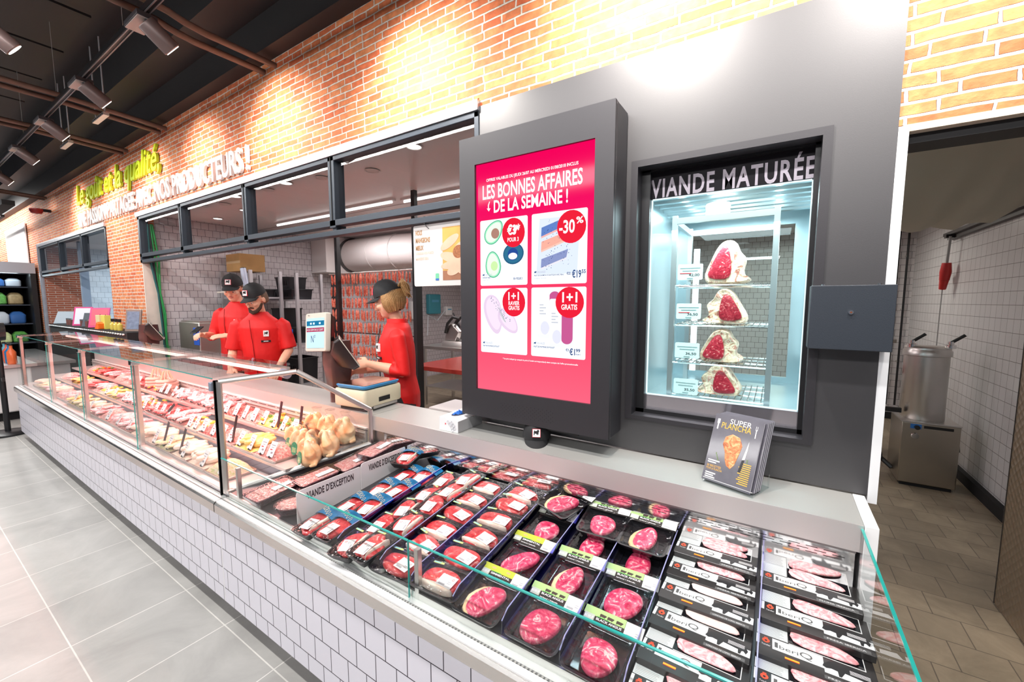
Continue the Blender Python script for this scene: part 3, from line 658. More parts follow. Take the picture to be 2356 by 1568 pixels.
# ================= MAGAZINES =================
def book(i, off, label):
    t = thing('cookery_magazine', label, 'magazine', (-.108, 1.57, .958), 0, 'cookery magazines in the stand on the worktop')
    w, h = .165, .245; tilt = radians(-22)
    M = Matrix.Translation(Vector((off[0], off[1], 0))) @ Matrix.Rotation(radians(-20), 4, 'Z') @ Matrix.Rotation(tilt, 4, 'X')
    cov = mat('slate_cover', (.10, .095, .12), .3, noise=(30, .3), coat=.5)
    MC = M @ Matrix.Diagonal((1.1, 1, 1.195, 1)); MB().box(0, w, -.001, 0, 0, h).obj('cover', cov, t, M=M); MB().box(.001, w - .001, .0005, .0085, .001, h - .001).obj('pages', mat('pages', (.72, .72, .78), .6), t, M=M)
    MB().box(0, w, .0085, .0095, 0, h).obj('back_cover', cov, t, M=M)
    def tx(s, x, z, ww, hh, m): 
        o = text(s, .03, m, t, (0, 0, 0), width=ww, height=hh, name='cover_lettering', rot=(0, 0, 0))
        o.data.transform(MC @ Matrix.Translation((x, -.0016, z)) @ Matrix.Rotation(pi / 2, 4, 'X'))
    if i == 0:
        gold = mat('gold_print', (.80, .45, .05), .5); wp = mat('white_print', (.85, .85, .85), .5)
        tx('SUPER', .050, .181, .066, .0155, wp); tx('PLANCHA', .026, .164, .092, .018, gold)

        MB().box(.012, .016, -.0018, -.001, .158, .178).box(.010, .018, -.0018, -.001, .176, .190).box(.131, .1335, -.0018, -.001, .155, .180).box(.1295, .1305, -.0018, -.001, .178, .190).box(.1340, .1350, -.0018, -.001, .178, .190).obj('cutlery_print', wp, t, M=MC)
        R = [[(.072 + (x * k), y, .112 + (z * k)) for x, z in ((-.030, .005), (-.026, .028), (-.006, .040), (.018, .034), (.030, .012), (.026, -.012), (.022, -.03), (.018, -.048), (.008, -.062), (-.006, -.055), (-.014, -.038), (-.018, -.018))] for y, k in ((-.001, 1), (-.0022, .98), (-.003, .8))]
        MB().rings(R).obj('grilled_chop_print', meatm('grilled', [(.3, (.25, .04, .015)), (.5, (.62, .22, .08)), (.7, (.85, .5, .25)), (.8, (.3, .08, .03))], 60, 1, .4, .1), t, M=MC)

        k = MB(); k.face([(.119, -.0018, .142), (.120, -.0018, .120), (.117, -.0018, .088), (.109, -.0018, .086)]); k.obj('knife_blade_print', wp, t, M=MC)
        k = MB(); k.face([(.109, -.0018, .085), (.1165, -.0018, .087), (.112, -.0018, .05), (.104, -.0018, .05)]); k.obj('knife_handle_print', blackp, t, M=MC)
        k = MB(); [k.box(.112 - r % 3 * .004, .139, -.0017, -.001, .075 - r * .0058, .0775 - r * .0058) for r in range(11)]; k.obj('recipe_list_print', gold, t, M=MC)
        k = MB(); [k.box(.008, .045 - r % 2 * .01, -.0017, -.001, .060 - r * .0062, .0635 - r * .0062) for r in (0, 1)]; k.obj('white_cover_lines', wp, t, M=MC); k = MB(); [k.box(.008, .04 - r % 2 * .006, -.0017, -.001, .022 - r * .0062, .0255 - r * .0062) for r in (0, 1, 2)]; k.obj('white_cover_lines', wp, t, M=MC)
        tx('50 RECETTES', .008, .042, .045, .0065, gold); tx('POUR LA PLANCHA', .008, .034, .05, .006, gold)
        k = MB(); [k.box(.028 + r * .003, .030 + r * .003, -.0017, -.001, .082 - r * .006, .088 - r * .006) for r in range(4)]; [k.box(.122, .127, -.0017, -.001, .08 + r * .004, .082 + r * .004) for r in range(3)]; k.obj('herb_print', mat('herb_green', (.15, .25, .06), .6), t, M=MC)
    return t
book(0, (-.092, .030), 'front cookery magazine with grilled chop cover in the clear stand')
for i, (dx, dy) in enumerate(((.012, .0125), (.017, .024), (.022, .0355), (.027, .047))):
    book(i + 1, (-.092 + dx, .030 + dy), 'cookery magazine %s behind the front one in the stand' % ('second', 'third', 'fourth', 'rearmost')[i])
acr = glassm('acrylic', (.93, .95, .95), 1.3)
t = thing('magazine_stand', 'clear bent acrylic stand holding the cookery magazines on the worktop', 'stand', (-.108, 1.57, .951))
M = Matrix.Rotation(radians(-20), 4, 'Z') @ Matrix.Translation((-.008, .02, 0))
MB().box(-.08, .09, -.03, .10, 0, .003).box(-.08, .09, -.033, -.03, 0, .02).obj('acrylic_tray', acr, t, M=M)
MB().box(-.08, -.077, -.03, .10, .003, .006).box(-.079, .089, -.0335, -.0328, .018, .0205).obj('acrylic_edge', mat('acrylic_edge', (.6, .6, .62), .2), t, M=M)
MB().box(.087, .09, .09, .10, 0, .12).obj('acrylic_back', acr, t, M=M)

# ================= CAP ON WORKTOP, GLOVE BOX =================
def capmesh(t, M, sc=1.0):
    fab = mat('black_cap_cloth', (.012, .012, .014), .75)
    R = []
    for k in range(9):
        a = k / 8 * pi / 2 * .97; R.append([(.092 * cos(a) * cos(b) * sc, .105 * cos(a) * sin(b) * sc, (.115 * sin(a) + (.010 * max(0, -sin(b)) * sin(2 * a))) * sc) for b in [2 * pi * j / 24 for j in range(24)]])
    MB().rings([R[0][:]] + R[1:]).obj('crown', fab, t, smooth=True, M=M)
    R = []
    for th in (0, .003):
        for jj in range(5):
            k = jj / 4; yy = -.092 - .078 * k
            R.append([(( .088 * sin(u) * (1 - .10 * k)) * sc, (-.103 * cos(u) * .95 - .075 * k * cos(u * .9) ) * sc, (.006 - .016 * k - .020 * (sin(u) ** 2) + th) * sc) for u in [(-1.15 + 2.3 * q / 12) for q in range(13)]])
    b = MB(); top = [[b.b.verts.new(p) for p in r] for r in R]
    for lay in (0, 5):
        for i in range(4):
            for j in range(12): b.b.faces.new((top[lay + i][j], top[lay + i][j + 1], top[lay + i + 1][j + 1], top[lay + i + 1][j]))
    for j in range(12): b.b.faces.new((top[4][j], top[4][j + 1], top[9][j + 1], top[9][j])); b.b.faces.new((top[0][j], top[0][j + 1], top[5][j + 1], top[5][j]))
    for i in range(4):
        for j in (0, 12): b.b.faces.new((top[i][j], top[i + 1][j], top[6 + i][j], top[5 + i][j]))
    b.obj('peak', fab, t, smooth=True, M=M)
    MB().sph((0, 0, .115 * sc), .007 * sc).obj('button', fab, t, M=M)
    q = M @ Matrix.Translation(Vector((0, -.092, .055)) * sc) @ Matrix.Rotation(radians(-24), 4, 'X')
    MB().box(-.026 * sc, .026 * sc, -.004, 0.004, -.026 * sc, .026 * sc).obj('badge_border', mat('badge_red_border', (.75, .05, .08), .5), t, M=q)
    MB().box(-.0235 * sc, .0235 * sc, -.0055, 0, -.0235 * sc, .0235 * sc).obj('badge', mat('badge_white', (.85, .85, .85), .5), t, M=q)
    MB().prism(lion(-.017 * sc, -.012 * sc, .034 * sc, 0), -.007, -.005, 'y').obj('lion_emblem', blackp, t, M=q)
t = thing('peaked_cap', 'black peaked cap with a lion badge lying on the worktop under the screen', 'cap', (-.925, 1.66, .975))
capmesh(t, Matrix.Rotation(radians(28), 4, 'Z') @ Matrix.Rotation(radians(8), 4, 'X'), .72)
t = thing('glove_box', 'white cardboard box with blue gloves at the left foot of the screen', 'box', (-1.33, 1.60, .951))
M = Matrix.Rotation(radians(2), 4, 'Z')
wb = mat('white_box_card', (.84, .84, .85), .55)
MB().prism([(-.060, 0), (.060, 0), (.060, .058), (.040, .067), (-.060, .067)], 0, .20, 'y').obj('carton', wb, t, M=Matrix.Translation((-.03, -.07, 0)) @ M)
MB().box(.031, .0315, -.069, .129, .001, .057).obj('grey_side_print', mat('grey_side', (.35, .35, .36), .6), t)
MB().lathe([(.030, 0), (.030, .0008)], (-.04, .03, .0675), 20, sy=1.9).obj('opening', mat('box_opening', (.05, .05, .08), .8), t)
m = MB()
for k in range(7): m.tube([(-.05 + k * .004, -.01 + k * .012, .066), (-.045 + k * .003, 0 + k * .012, .075 + (k % 3) * .004), (-.03 + k * .003, .012 + k * .012, .067)], .007, 7)
m.obj('blue_gloves', mat('nitrile_blue', (.02, .16, .62), .45), t, smooth=True)
m = MB()
for k, (x, z) in enumerate(((-.020, .035), (-.008, .023), (.004, .035), (-.008, .047), (-.032, .047), (.010, .020), (-.004, .010))):
    for a, b_ in (((0, .009), (.009, 0)), ((.009, 0), (0, -.009)), ((0, -.009), (-.009, 0)), ((-.009, 0), (0, .009))): m.tube([(x + a[0], -.0705, z + a[1]), (x + b_[0], -.0705, z + b_[1])], .0012, 5)
m.obj('diamond_print', mat('grey_diamond', (.55, .56, .6), .6), t)
for x, z, mm in ((-.062, .048, mat('blue_dot', (.05, .35, .65), .6)), (-.050, .036, redink)): MB().prism([(x, z - .006), (x + .005, z), (x, z + .006), (x - .005, z)], -.0708, -.07, 'y').obj('diamond_logo', mm, t)

# ================= SCALES =================
t = thing('shop_scale', 'cream counter scale with a steel pan and blue rim on the worktop', 'scale', (-2.17, 1.66, .951))
cr = mat('cream_plastic', (.76, .68, .50), .45)
M = Matrix.Translation((.035, 0, 0)) @ Matrix.Rotation(radians(6), 4, 'Z') @ Matrix.Diagonal((.86, .92, 1.35, 1))
MB().rings([[(x, y, z) for x, y in rrect(.30 * k, .34 * k, .02)] for z, k in ((.018, .96), (.025, 1), (.085, 1), (.095, .97))]).obj('body', cr, t, M=M, smooth=True)
MB().rings([[(x, y, z) for x, y in rrect(.29 * k, .33 * k, .03)] for z, k in ((.100, .95), (.108, 1), (.112, 1))]).obj('blue_rim', mat('blue_rim', (.04, .28, .60), .4), t, M=M, smooth=True)
MB().rings([[(x, y, z) for x, y in rrect(.27 * k, .31 * k, .03)] for z, k in ((.112, 1), (.116, 1.0))]).obj('pan', mat('scale_pan', (.8, .78, .8), .15, 1, bump=(8, .3)), t, M=M)
MB().box(.1501, .153, -.05, .05, .035, .055).obj('grip_slot', blackm, t, M=M)
MB().box(-.12, .12, -.14, .14, .0, .018).obj('dark_foot', blackp, t, M=M)
MB().box(.12, .152, -.1, .12, .008, .02).obj('steel_strip', steel, t, M=M)
def term(name, label, loc, rz, grp=None, screen=True, s=1.0):
    t = thing(name, label, 'terminal', loc, rz, grp)
    bz = mat('beige_bezel', (.68, .62, .54), .4); br = mat('dark_brown_plastic', (.022, .010, .010), .35)
    # column (leaning) + two heads: customer screen to -y, clerk screen to +x/+y tilted
    MB().rings([[(x, y, z) for x, y in rrect(w, d, .02, 3, 0, cy)] for z, w, d, cy in ((0, .05, .05, .0), (.105, .05, .05, 0), (.11, .10, .12, .03), (.26, .14, .15, .03), (.40, .15, .12, .03))]).obj('column', mat('brown_column', (.09, .035, .03), .35), t, smooth=True)
    M = Matrix.Translation((-.065, -.065, .455)) @ Matrix.Rotation(radians(6), 4, 'Z') @ Matrix.Rotation(radians(-6), 4, 'X') @ Matrix.Rotation(radians(-4), 4, 'Y')
    if screen: MB().rings([[(x * k, y, z * k) for x, z in rrect(.222, .245, .012)] for y, k in ((.03, .9), (.02, 1), (-.008, 1), (-.012, .98))]).obj('customer_screen_case', bz, t, M=M, smooth=True)
    if screen: MB().rings([[(x * k, y, z * k) for x, z in rrect(.217, .24, .012)] for y, k in ((.06, .85), (.031, .97))]).obj('screen_back', br, t, M=M, smooth=True)
    if screen:
        q = M @ Matrix.Translation((0, -.0125, -.004))
        MB().box(-.094, .094, -.0015, 0, -.098, .094).obj('lit_display', emis('pale_blue_screen', (.62, .86, .95), .8), t, M=q)
        MB().box(-.094, .094, -.0022, -.0015, .045, .076).obj('blue_banner', emis('screen_blue', (.02, .22, .42), .7), t, M=q)
        MB().box(-.094, .094, -.0022, -.0015, .006, .032).obj('crimson_banner', emis('screen_crimson', (.50, .03, .10), .75), t, M=q)
        k = MB(); [k.box(-.055 + a * .032, -.038 + a * .032, -.0028, -.0022, .053, .066) for a in (0, 1, 3)]; k.obj('banner_icons', emis('icon_white', (.8, .95, 1), .8), t, M=q)
        for s_, x, z, w, h, mm in (('NOUS SERVONS LE CLIENT', -.088, .012, .176, .014, emis('icon_white', 0, 0)), ('N°', -.042, -.062, .046, .048, snavy)):
            o = text(s_, .03, mm, t, (0, 0, 0), width=w, height=h, name='display_lettering', rot=(0, 0, 0)); o.data.transform(q @ Matrix.Translation((x, -.003, z)) @ Matrix.Rotation(pi / 2, 4, 'X'))
        o = text('Wincor', .01, ink, t, (0, 0, 0), width=.022, height=.008, name='case_lettering', rot=(0, 0, 0)); o.data.transform(M @ Matrix.Translation((-.085, -.0132, .105)) @ Matrix.Rotation(pi / 2, 4, 'X'))
    M2 = Matrix.Translation((.075, .06, .33)) @ Matrix.Rotation(radians(152), 4, 'Z') @ Matrix.Rotation(radians(-32), 4, 'X')
    MB().rings([[(x * k, y, z * k) for x, z in rrect(.25, .22, .015)] for y, k in ((.09, .45), (.03, .97), (-.006, 1), )]).obj('clerk_screen_back', br, t, M=M2, smooth=True)
    MB().box(-.124, .124, -.012, -.006, -.109, .109).obj('clerk_screen_bezel', bz, t, M=M2, bevel=.003)
    MB().box(-.11, .11, -.0135, -.012, -.095, .095).obj('clerk_display', mat('dark_display', (.02, .03, .04), .1), t, M=M2)
    return t
term('till_terminal', 'beige and dark brown scale terminal showing N° on its customer screen', (-2.40, 1.60, .951), radians(-6))
t = term('till_terminal', 'dark scale terminal seen from behind, beside the plastered pillar edge', (-5.80, 1.62, .951), radians(10), None, False)

# ================= CEILING: track, spots, pipes =================
tk = thing('lighting_track', 'black ceiling lighting track running parallel to the brick wall', 'track', (-6, 1.02, 3.3))
MB().box(-14, 1.2, 1.002, 1.038, 3.285, 3.32).obj('rail', mat('black_track', (.02, .02, .022), .3, .5), tk, world=True)
MB().box(-14, 1.2, 1.006, 1.012, 3.281, 3.286).box(-14, 1.2, 1.028, 1.034, 3.281, 3.286).obj('rail_lips', mat('grey_lip', (.3, .3, .33), .3, .7), tk, world=True)
m = MB()
for x in (-13, -10.5, -8.3, -6.7, -5.3, -3.6, -1.5, .5): m.cyl((x, 1.02, 3.32), (x, 1.02, 3.955), .0018, 5)
m.obj('hanger_wires', mat('grey_wire', (.3, .3, .3), .4), tk, world=True)
spm = mat('dark_spot_body', (.05, .045, .05), .4, .4)
def spot0():
    t = thing('track_spotlight', 'track spotlight above the brick wall', 'spotlight', (0, 1.02, 3.285), 0, 'spotlights along the ceiling track')
    MB().box(-.11, .11, -.05, .05, -.03, 0).obj('gear_box', spm, t, bevel=.003)
    MB().box(-.105, .105, -.045, .045, -.034, -.03).obj('light_plate', mat('pale_grey_plate', (.42, .37, .35), .5), t)
    M = Matrix.Translation((.09, .06, -.10)) @ Matrix.Rotation(radians(52), 4, 'X')
    MB().lathe([(.048, -.085), (.052, -.08), (.052, .07), (.045, .075)], n=20).obj('cylinder_body', mat('warm_grey_body', (.13, .09, .085), .4, .3), t, smooth=True, M=M @ Matrix.Rotation(pi, 4, 'X'))
    MB().lathe([(.043, 0), (.043, .003)], (0, 0, -.078), 16).obj('lens', emis('lens_glow', (1, .95, .9), 3), t, M=M)
    MB().cyl((.09, .0, -.03), (.09, .04, -.09), .012, 8).obj('swivel', blackp, t)
    return t
sp0 = spot0(); first = True
SPX = [(-3.30, 0), (-4.60, 1), (-5.83, 2), (-7.10, 3), (-8.6, 4), (-10.2, 5), (-1.84, 6), (-.61, 7), (.33, 8)]
nm = ['nearest visible track spotlight, at the upper left by the dark pipe pair', 'second visible track spotlight from the camera', 'third visible track spotlight from the camera', 'fourth visible track spotlight, smallest on the visible track']
for x, i in SPX:
    lb = nm[i] if i < 4 else 'black track spotlight further along the ceiling track'
    o = sp0 if first else dup(sp0, (x, 1.02, 3.285), label=lb)
    o.location.x = x; o['label'] = lb; first = False
    l = bpy.data.lights.new('spot_light', 'SPOT'); l.energy = (58, 42, 40, 42, 55, 55, 92, 135, 115)[i]; l.spot_size = radians(112); l.spot_blend = 1; l.shadow_soft_size = .04; l.color = (1, .93, .86)
    lo = bpy.data.objects.new('spot_light', l); C.objects.link(lo); lo.location = (x + .09, 1.195, 3.10)
    d = Vector((x + .12, P, 2.72 if i < 6 else 2.62)) - lo.location; lo.rotation_euler = d.to_track_quat('-Z', 'Y').to_euler()
o = dup(sp0, (-4.15, .50, 3.30), label='track spotlight cut by the left edge of the photo, on another track')
ppm = mat('brown_painted_pipe', (.13, .075, .055), .6, noise=(20, .3))
def pipes(x, y0, kink, lab):
    t = thing('ceiling_pipe_pair', lab, 'pipe', (x, 1, 3.33))
    for dx in (0, -.16):
        Pp = [(x + dx, y0, 3.36), (x + dx, 1.05, 3.36)] + ([(x + dx, 1.12, 3.355), (x + dx + .01, 1.2, 3.33), (x + dx, 1.32, 3.325)] if kink else []) + [(x + dx, 1.79, 3.33)]
        MB().tube(Pp, .021, 10).obj('pipe', ppm, t, world=True, smooth=True)
    return t
pipes(-3.2, -.8, True, 'pair of kinked brown ceiling pipes ending at the brick wall, nearest the camera')
pipes(-5.26, -.8, False, 'pair of straight brown ceiling pipes, second pair from the camera')
pipes(-6.4, -.8, False, 'pair of straight brown ceiling pipes, third pair from the camera')
pipes(-10.4, -.8, False, 'dark pipe pair far along the ceiling at the left')
for k, (x, lb) in enumerate(((-5.35, 'perforated pipe hanger on two thin rods under the second pipe pair'), (-6.55, 'perforated pipe hanger on two thin rods under the third pipe pair'))):
    t = thing('pipe_hanger', lb, 'hanger', (x, 1.3, 3.28), 0, 'pipe hangers')
    MB().box(-.17, .17, -.02, .02, -.005, .022).obj('channel', mat('zinc_channel', (.72, .70, .68), .4, .6), t)
    m = MB(); [m.box(-.15 + q * .045, -.125 + q * .045, -.0205, -.0195, .004, .013) for q in range(7)]; m.obj('slots', blackm, t)
    for dx in (-.13, .14): MB().cyl((dx, 0, .022), (dx, 0, .67), .006, 8).obj('rod', mat('zinc_rod', (.5, .48, .5), .4, .6), t)
tag(MB().box(-14.5, -9.8, 1.2, 1.33, 3.05, 3.12).obj('cable_tray', blackm), 'black cable tray hanging far left below the ceiling', 'tray')
t = thing('alarm_beacon', 'small dark red dome alarm on the brick wall at the far left', 'alarm', (-10.2, 1.6, 3.07))
MB().lathe([(.0, -.05), (.06, -.04), (.08, 0), (.08, .03)]).obj('dome', mat('dark_red_dome', (.35, .02, .02), .4), t, smooth=True)
MB().box(-.03, .03, 0, .16, .0, .04).obj('bracket', blackm, t)
# posters above the chilled shelf
for x0, x1, lb in ((-14.2, -12.15, 'white lit poster on the brick wall, nearer of the two at far left'), (-20, -15.4, 'white lit poster cut by the left edge of the photo')):
    t = thing('wall_poster', lb, 'poster', ((x0 + x1) / 2, 1.72, 2.2))
    B(x0, x1, 1.735, 1.75, 2.2, 3.1).obj('board', white, t, world=True); B(x0 + .05, x1 - .05, 1.73, 1.735, 2.25, 3.06).obj('print', mat('pale_print', (.85, .80, .80), .5, noise=(1.5, .15)), t, world=True)
    B(x0 - .05, x1 + .05, 1.45, 1.50, 3.16, 3.2).obj('lamp_arm', blackm, t, world=True)
area('poster_light', (-14.5, 1.2, 3.4), (radians(30), 0, 0), 5, .1, 90, (1, .97, .93))
# ================= MEAT MATERIALS =================
R3 = lambda a, b: random.uniform(a, b)
beef = meatm('red_beef', [(.30, (.50, .02, .025)), (.48, (.72, .05, .06)), (.60, (.80, .12, .11)), (.66, (.92, .62, .56)), (.70, (.78, .10, .10))], 18, 2.5, .28)
steakm = meatm('pink_steak', [(.28, (.42, .015, .06)), (.46, (.66, .05, .13)), (.58, (.78, .14, .22)), (.64, (.93, .62, .60)), (.69, (.74, .12, .20))], 22, 2.8, .2)
pork = meatm('marbled_pork', [(.32, (.78, .25, .28)), (.48, (.88, .42, .44)), (.60, (.95, .70, .70)), (.72, (.86, .38, .42))], 26, 3.0, .25)
fat = meatm('creamy_fat', [(.3, (.90, .62, .50)), (.6, (.96, .84, .72)), (.8, (.93, .74, .60))], 20, 1, .35, .2)
yfat = meatm('yellow_fat', [(.3, (.92, .62, .30)), (.7, (.96, .80, .52))], 20, 1, .35, .2)
mince = meatm('pink_mince', [(.35, (.68, .20, .18)), (.5, (.85, .38, .35)), (.62, (.95, .66, .60))], 90, .6, .45, 1.0)
chick = meatm('pale_chicken', [(.3, (.88, .52, .40)), (.5, (.93, .68, .55)), (.7, (.97, .82, .70))], 12, 1.5, .3)
ychick = meatm('yellow_marinade', [(.3, (.85, .50, .08)), (.5, (.92, .66, .20)), (.7, (.95, .80, .42))], 14, 2, .25)
herb = meatm('herby_crumb', [(.38, (.90, .62, .42)), (.5, (.95, .80, .60)), (.60, (.50, .55, .12)), (.66, (.95, .80, .6))], 60, .5, .5, .8)
vegr = mat('red_pepper', (.75, .06, .02), .25); vego = mat('orange_pepper', (.95, .38, .03), .25); vegg = mat('green_herb', (.12, .30, .04), .4); vegy = mat('yellow_pepper', (.95, .68, .06), .25)
ftray = mat('black_foam_tray', (.018, .018, .02), .45, bump=(300, .15)); gtray = mat('glossy_black_tray', (.012, .012, .014), .10, coat=.6)
lab = mat('white_label', (.93, .93, .93), .45); redsq = mat('red_square_print', (.75, .10, .10), .6); grnst = mat('pale_green_sticker', (.62, .75, .25), .5); cyst = mat('sky_blue_sticker', (.25, .60, .78), .5)
SL = math.atan(.1)
def deck_rot(rz, tilt=0, roll=0): return (Matrix.Rotation(SL + tilt, 3, 'X') @ Matrix.Rotation(rz, 3, 'Z') @ Matrix.Rotation(roll, 3, 'Y')).to_euler()
def blob(poly, h, m_, name, par, z0=.0, k0=.9, bump=.12, seed=0, M=None, sub=1):
    random.seed(seed); cx = sum(p[0] for p in poly) / len(poly); cy = sum(p[1] for p in poly) / len(poly); R = []
    for k, z in ((.80, 0), (k0 + .06, h * .12), (1, h * .45), (.97, h * .8), (.82, h), (.5, h * 1.03), (.2, h * 1.0)):
        R.append([(cx + (x - cx) * k, cy + (y - cy) * k, z0 + z * (1 + (R3(-bump, bump) if z else 0))) for x, y in poly])
    o = MB().rings(R).obj(name, m_, par, smooth=True, M=M)
    if sub: s = o.modifiers.new('sub', 'SUBSURF'); s.levels = s.render_levels = sub
    return o
def outline(w, d, seed, n=16, jag=.10, p=2.3):
    random.seed(seed); P_ = []; a1, a2, p1, p2 = R3(.03, jag), R3(.02, jag), R3(0, 6), R3(0, 6)
    for i in range(n):
        a = 2 * pi * i / n; r = (abs(cos(a)) ** p + abs(sin(a)) ** p) ** (-1 / p); r *= 1 + a1 * sin(2 * a + p1) + a2 * sin(3 * a + p2) + R3(-.025, .025)
        P_.append((w / 2 * r * cos(a), d / 2 * r * sin(a)))
    return P_
def traymesh(name, par, w, d, h, m_, wall=.012, r=.02, rim=.004):
    R = []
    for z, k in ((0, -.016), (h * .5, -.006), (h - .003, 0), (h, .001), (h + .001, -.003), (h, -rim - .002), (h * .5, -.012), (.005, -.022)):
        R.append([(x, y, z) for x, y in rrect(w + 2 * k, d + 2 * k, max(.005, r + k))])
    return MB().rings(R).obj(name, m_, par, smooth=True)
def printlab(par, x, y, z, w, d, rz=0, tilt=0, red=True, name='price_label'):
    M = Matrix.Translation((x, y, z)) @ Matrix.Rotation(rz, 4, 'Z') @ Matrix.Rotation(tilt, 4, 'X')
    o = MB().box(-w / 2, w / 2, -d / 2, d / 2, 0, .0006).obj(name, lab, par, M=M)
    m = MB(); m.box(-w * .36, w * .05, -d * .40, -d * .26, .0006, .0009)
    for k in range(2): m.box(w * .1, w * .3, -d * .05 - k * d * .14, -d * .0 - k * d * .14, .0006, .0009)
    m.obj('barcode_print', mat('faint_print', (.45, .45, .48), .6), o, M=M)
    if red:
        m = MB(); a, b, q, t_ = w * .24, w * .36, d * .16, .0012
        m.box(a, b, q, q + t_, .0006, .001).box(a, b, q + w * .11, q + w * .11 + t_, .0006, .001).box(a, a + t_, q, q + w * .11, .0006, .001).box(b - t_, b, q, q + w * .11, .0006, .001)
        m.obj('red_square', redsq, o, M=M)
    return o
# ---- film wrapped beef trays ----
def wrapped(seed, w, d, meat_m, blue=False, fill=.88, sticker=True, turn=0):
    t = thing('wrapped_meat_tray', '-', 'meat tray', (0, 0, 0))
    random.seed(seed)
    traymesh('tray', t, w, d, .030, ftray)
    blob(outline(w * fill, d * fill * .96, seed, 18, .15, 3.0), .026, meat_m, 'beef', t, .010, seed=seed)
    if seed % 2: blob([(x, y * .25 - d * .28) for x, y in outline(w * .7, d * .5, seed + 5)], .033, fat, 'fat_edge', t, .009, seed=seed)
    # clear film
    nx, ny = 8, 6; b = MB(); V = []
    for i in range(nx + 1):
        V.append([b.b.verts.new((-w / 2 + w * i / nx, -d / 2 + d * j / ny, .0315 + .012 * sin(pi * i / nx) * sin(pi * j / ny) + R3(-.0008, .0008))) for j in range(ny + 1)])
    for i in range(nx):
        for j in range(ny): b.b.faces.new((V[i][j], V[i + 1][j], V[i + 1][j + 1], V[i][j + 1]))
    b.obj('film', film, t, smooth=True)
    lx, ly = (w * .17, -d * .10) if not turn else (-w * .20, -d * .06)
    printlab(t, lx, ly, .0448, .062, .047, R3(-.25, .1) + turn, R3(-.05, .05))
    if sticker:
        z = .0425; a = MB().box(-.021, .021, -.001, .007, 0, .0006); M = Matrix.Translation((-w * .22, d * .32, z) if not turn else (w * .33, d * .12, z)) @ Matrix.Rotation(R3(-.2, .2) - (pi / 2 if turn else 0), 4, 'Z'); a.obj('green_sticker', grnst, t, M=M)
        MB().box(-.019, .008, .0015, .0055, .0005, .001).obj('sticker_print', cyst, t, M=M)
    if blue:
        R = []
        for k in range(7):
            a = -1 + 2 * k / 6; R.append([(x, a * d * .5, .050 - .016 * a * a + dz) for x, dz in ((w * .20, 0), (w * .52, 0), (w * .52, -.001), (w * .20, -.001))])
        sl = MB().rings(R).obj('blue_wrap_band', mat('deep_blue_wrap', (.01, .15, .34), .25, noise=(60, .6)), t, smooth=True)
        m = MB()
        for k in range(5): m.tube([(w * .25 + .012 * cos(q / 2) + k * .007, -d * .3 + k * d * .14 + .006 * sin(q / 2), .0515 - .016 * (2 * (-d * .3 + k * d * .14) / d) ** 2 + .0) for q in range(12)], .0009, 4)
        m.obj('gold_scroll_print', mat('pale_gold_print', (.85, .75, .45), .4), sl)
    return t
protoA1 = [wrapped(s, .165, .115, beef, True, turn=.2) for s in (11, 12)]
protoA2 = [wrapped(s, .160, .116, beef, False, fill=.80, turn=.35) for s in (21, 22, 23)]
protoA4 = [wrapped(s, .200, .126, beef, False, fill=.72) for s in (31, 32, 33)]
used = set()
def put(protos, i, x, y, h, rz, label, group, tilt=0, roll=0):
    p = protos[i % len(protos)]; loc = (x, y, DZ(y) + h); r = deck_rot(rz, tilt, roll)
    if p.name not in used: used.add(p.name); p.location = loc; p.rotation_euler = r; p['label'] = label; p['group'] = group; return p
    return dup(p, loc, tuple(r), label, group)
rown = ['front', 'second', 'third', 'fourth', 'fifth', 'rearmost', 'seventh', 'eighth']
random.seed(5)
for j, col in enumerate(([(-1.575, .945), (-1.548, 1.095), (-1.53, 1.245), (-1.528, 1.395)], [(-1.452, .955), (-1.437, 1.11), (-1.428, 1.262), (-1.42, 1.41)])):
    for i, (x, y) in enumerate(col):
        put(protoA1, i + j, x, y, .002 + .012 * j, pi / 2 + R3(-.08, .08), 'blue banded tray of red beef, %s in the column %s' % (rown[i], ('against the white sign', 'next to the first purple divider')[j]), 'blue banded beef trays', .03)
put(protoA1, 0, -1.60, 1.475, .05, pi / 2 + .25, 'blue banded beef tray stacked on top in the rear left corner by the air slots', 'blue banded beef trays')
for j, col in enumerate(([(-1.315, .93), (-1.30, 1.055), (-1.288, 1.175), (-1.28, 1.30), (-1.29, 1.42)], [(-1.215, .94), (-1.195, 1.095), (-1.19, 1.235), (-1.185, 1.35), (-1.18, 1.455)])):
    for i, (x, y) in enumerate(col):
        put(protoA2, i + j * 2, x, y, .006 + .016 * j + .004 * i, pi / 2 + R3(-.18, .18), 'small film wrapped beef tray, %s of the %s column beyond the purple divider' % (rown[i], ('left', 'right')[j]), 'small wrapped beef trays', .04)
for i, y in enumerate((.945, 1.055, 1.15, 1.255, 1.36, 1.465)):
    put(protoA4, i + 1, -1.068 + R3(-.008, .008), y, .002 + .004 * i, R3(-.08, .08), 'film wrapped steak tray, %s in the middle column of the low case' % rown[i], 'wrapped steak trays, middle column', .05)
for i, y in enumerate((.958, 1.068, 1.178, 1.285, 1.39, 1.475)):
    put(protoA4, i, -.893 + R3(-.005, .005), y, .004 + .006 * i, R3(-.05, .05), 'black foam steak tray, %s in the column left of the vacuum packs' % rown[i], 'wrapped steak trays, right column', .04)
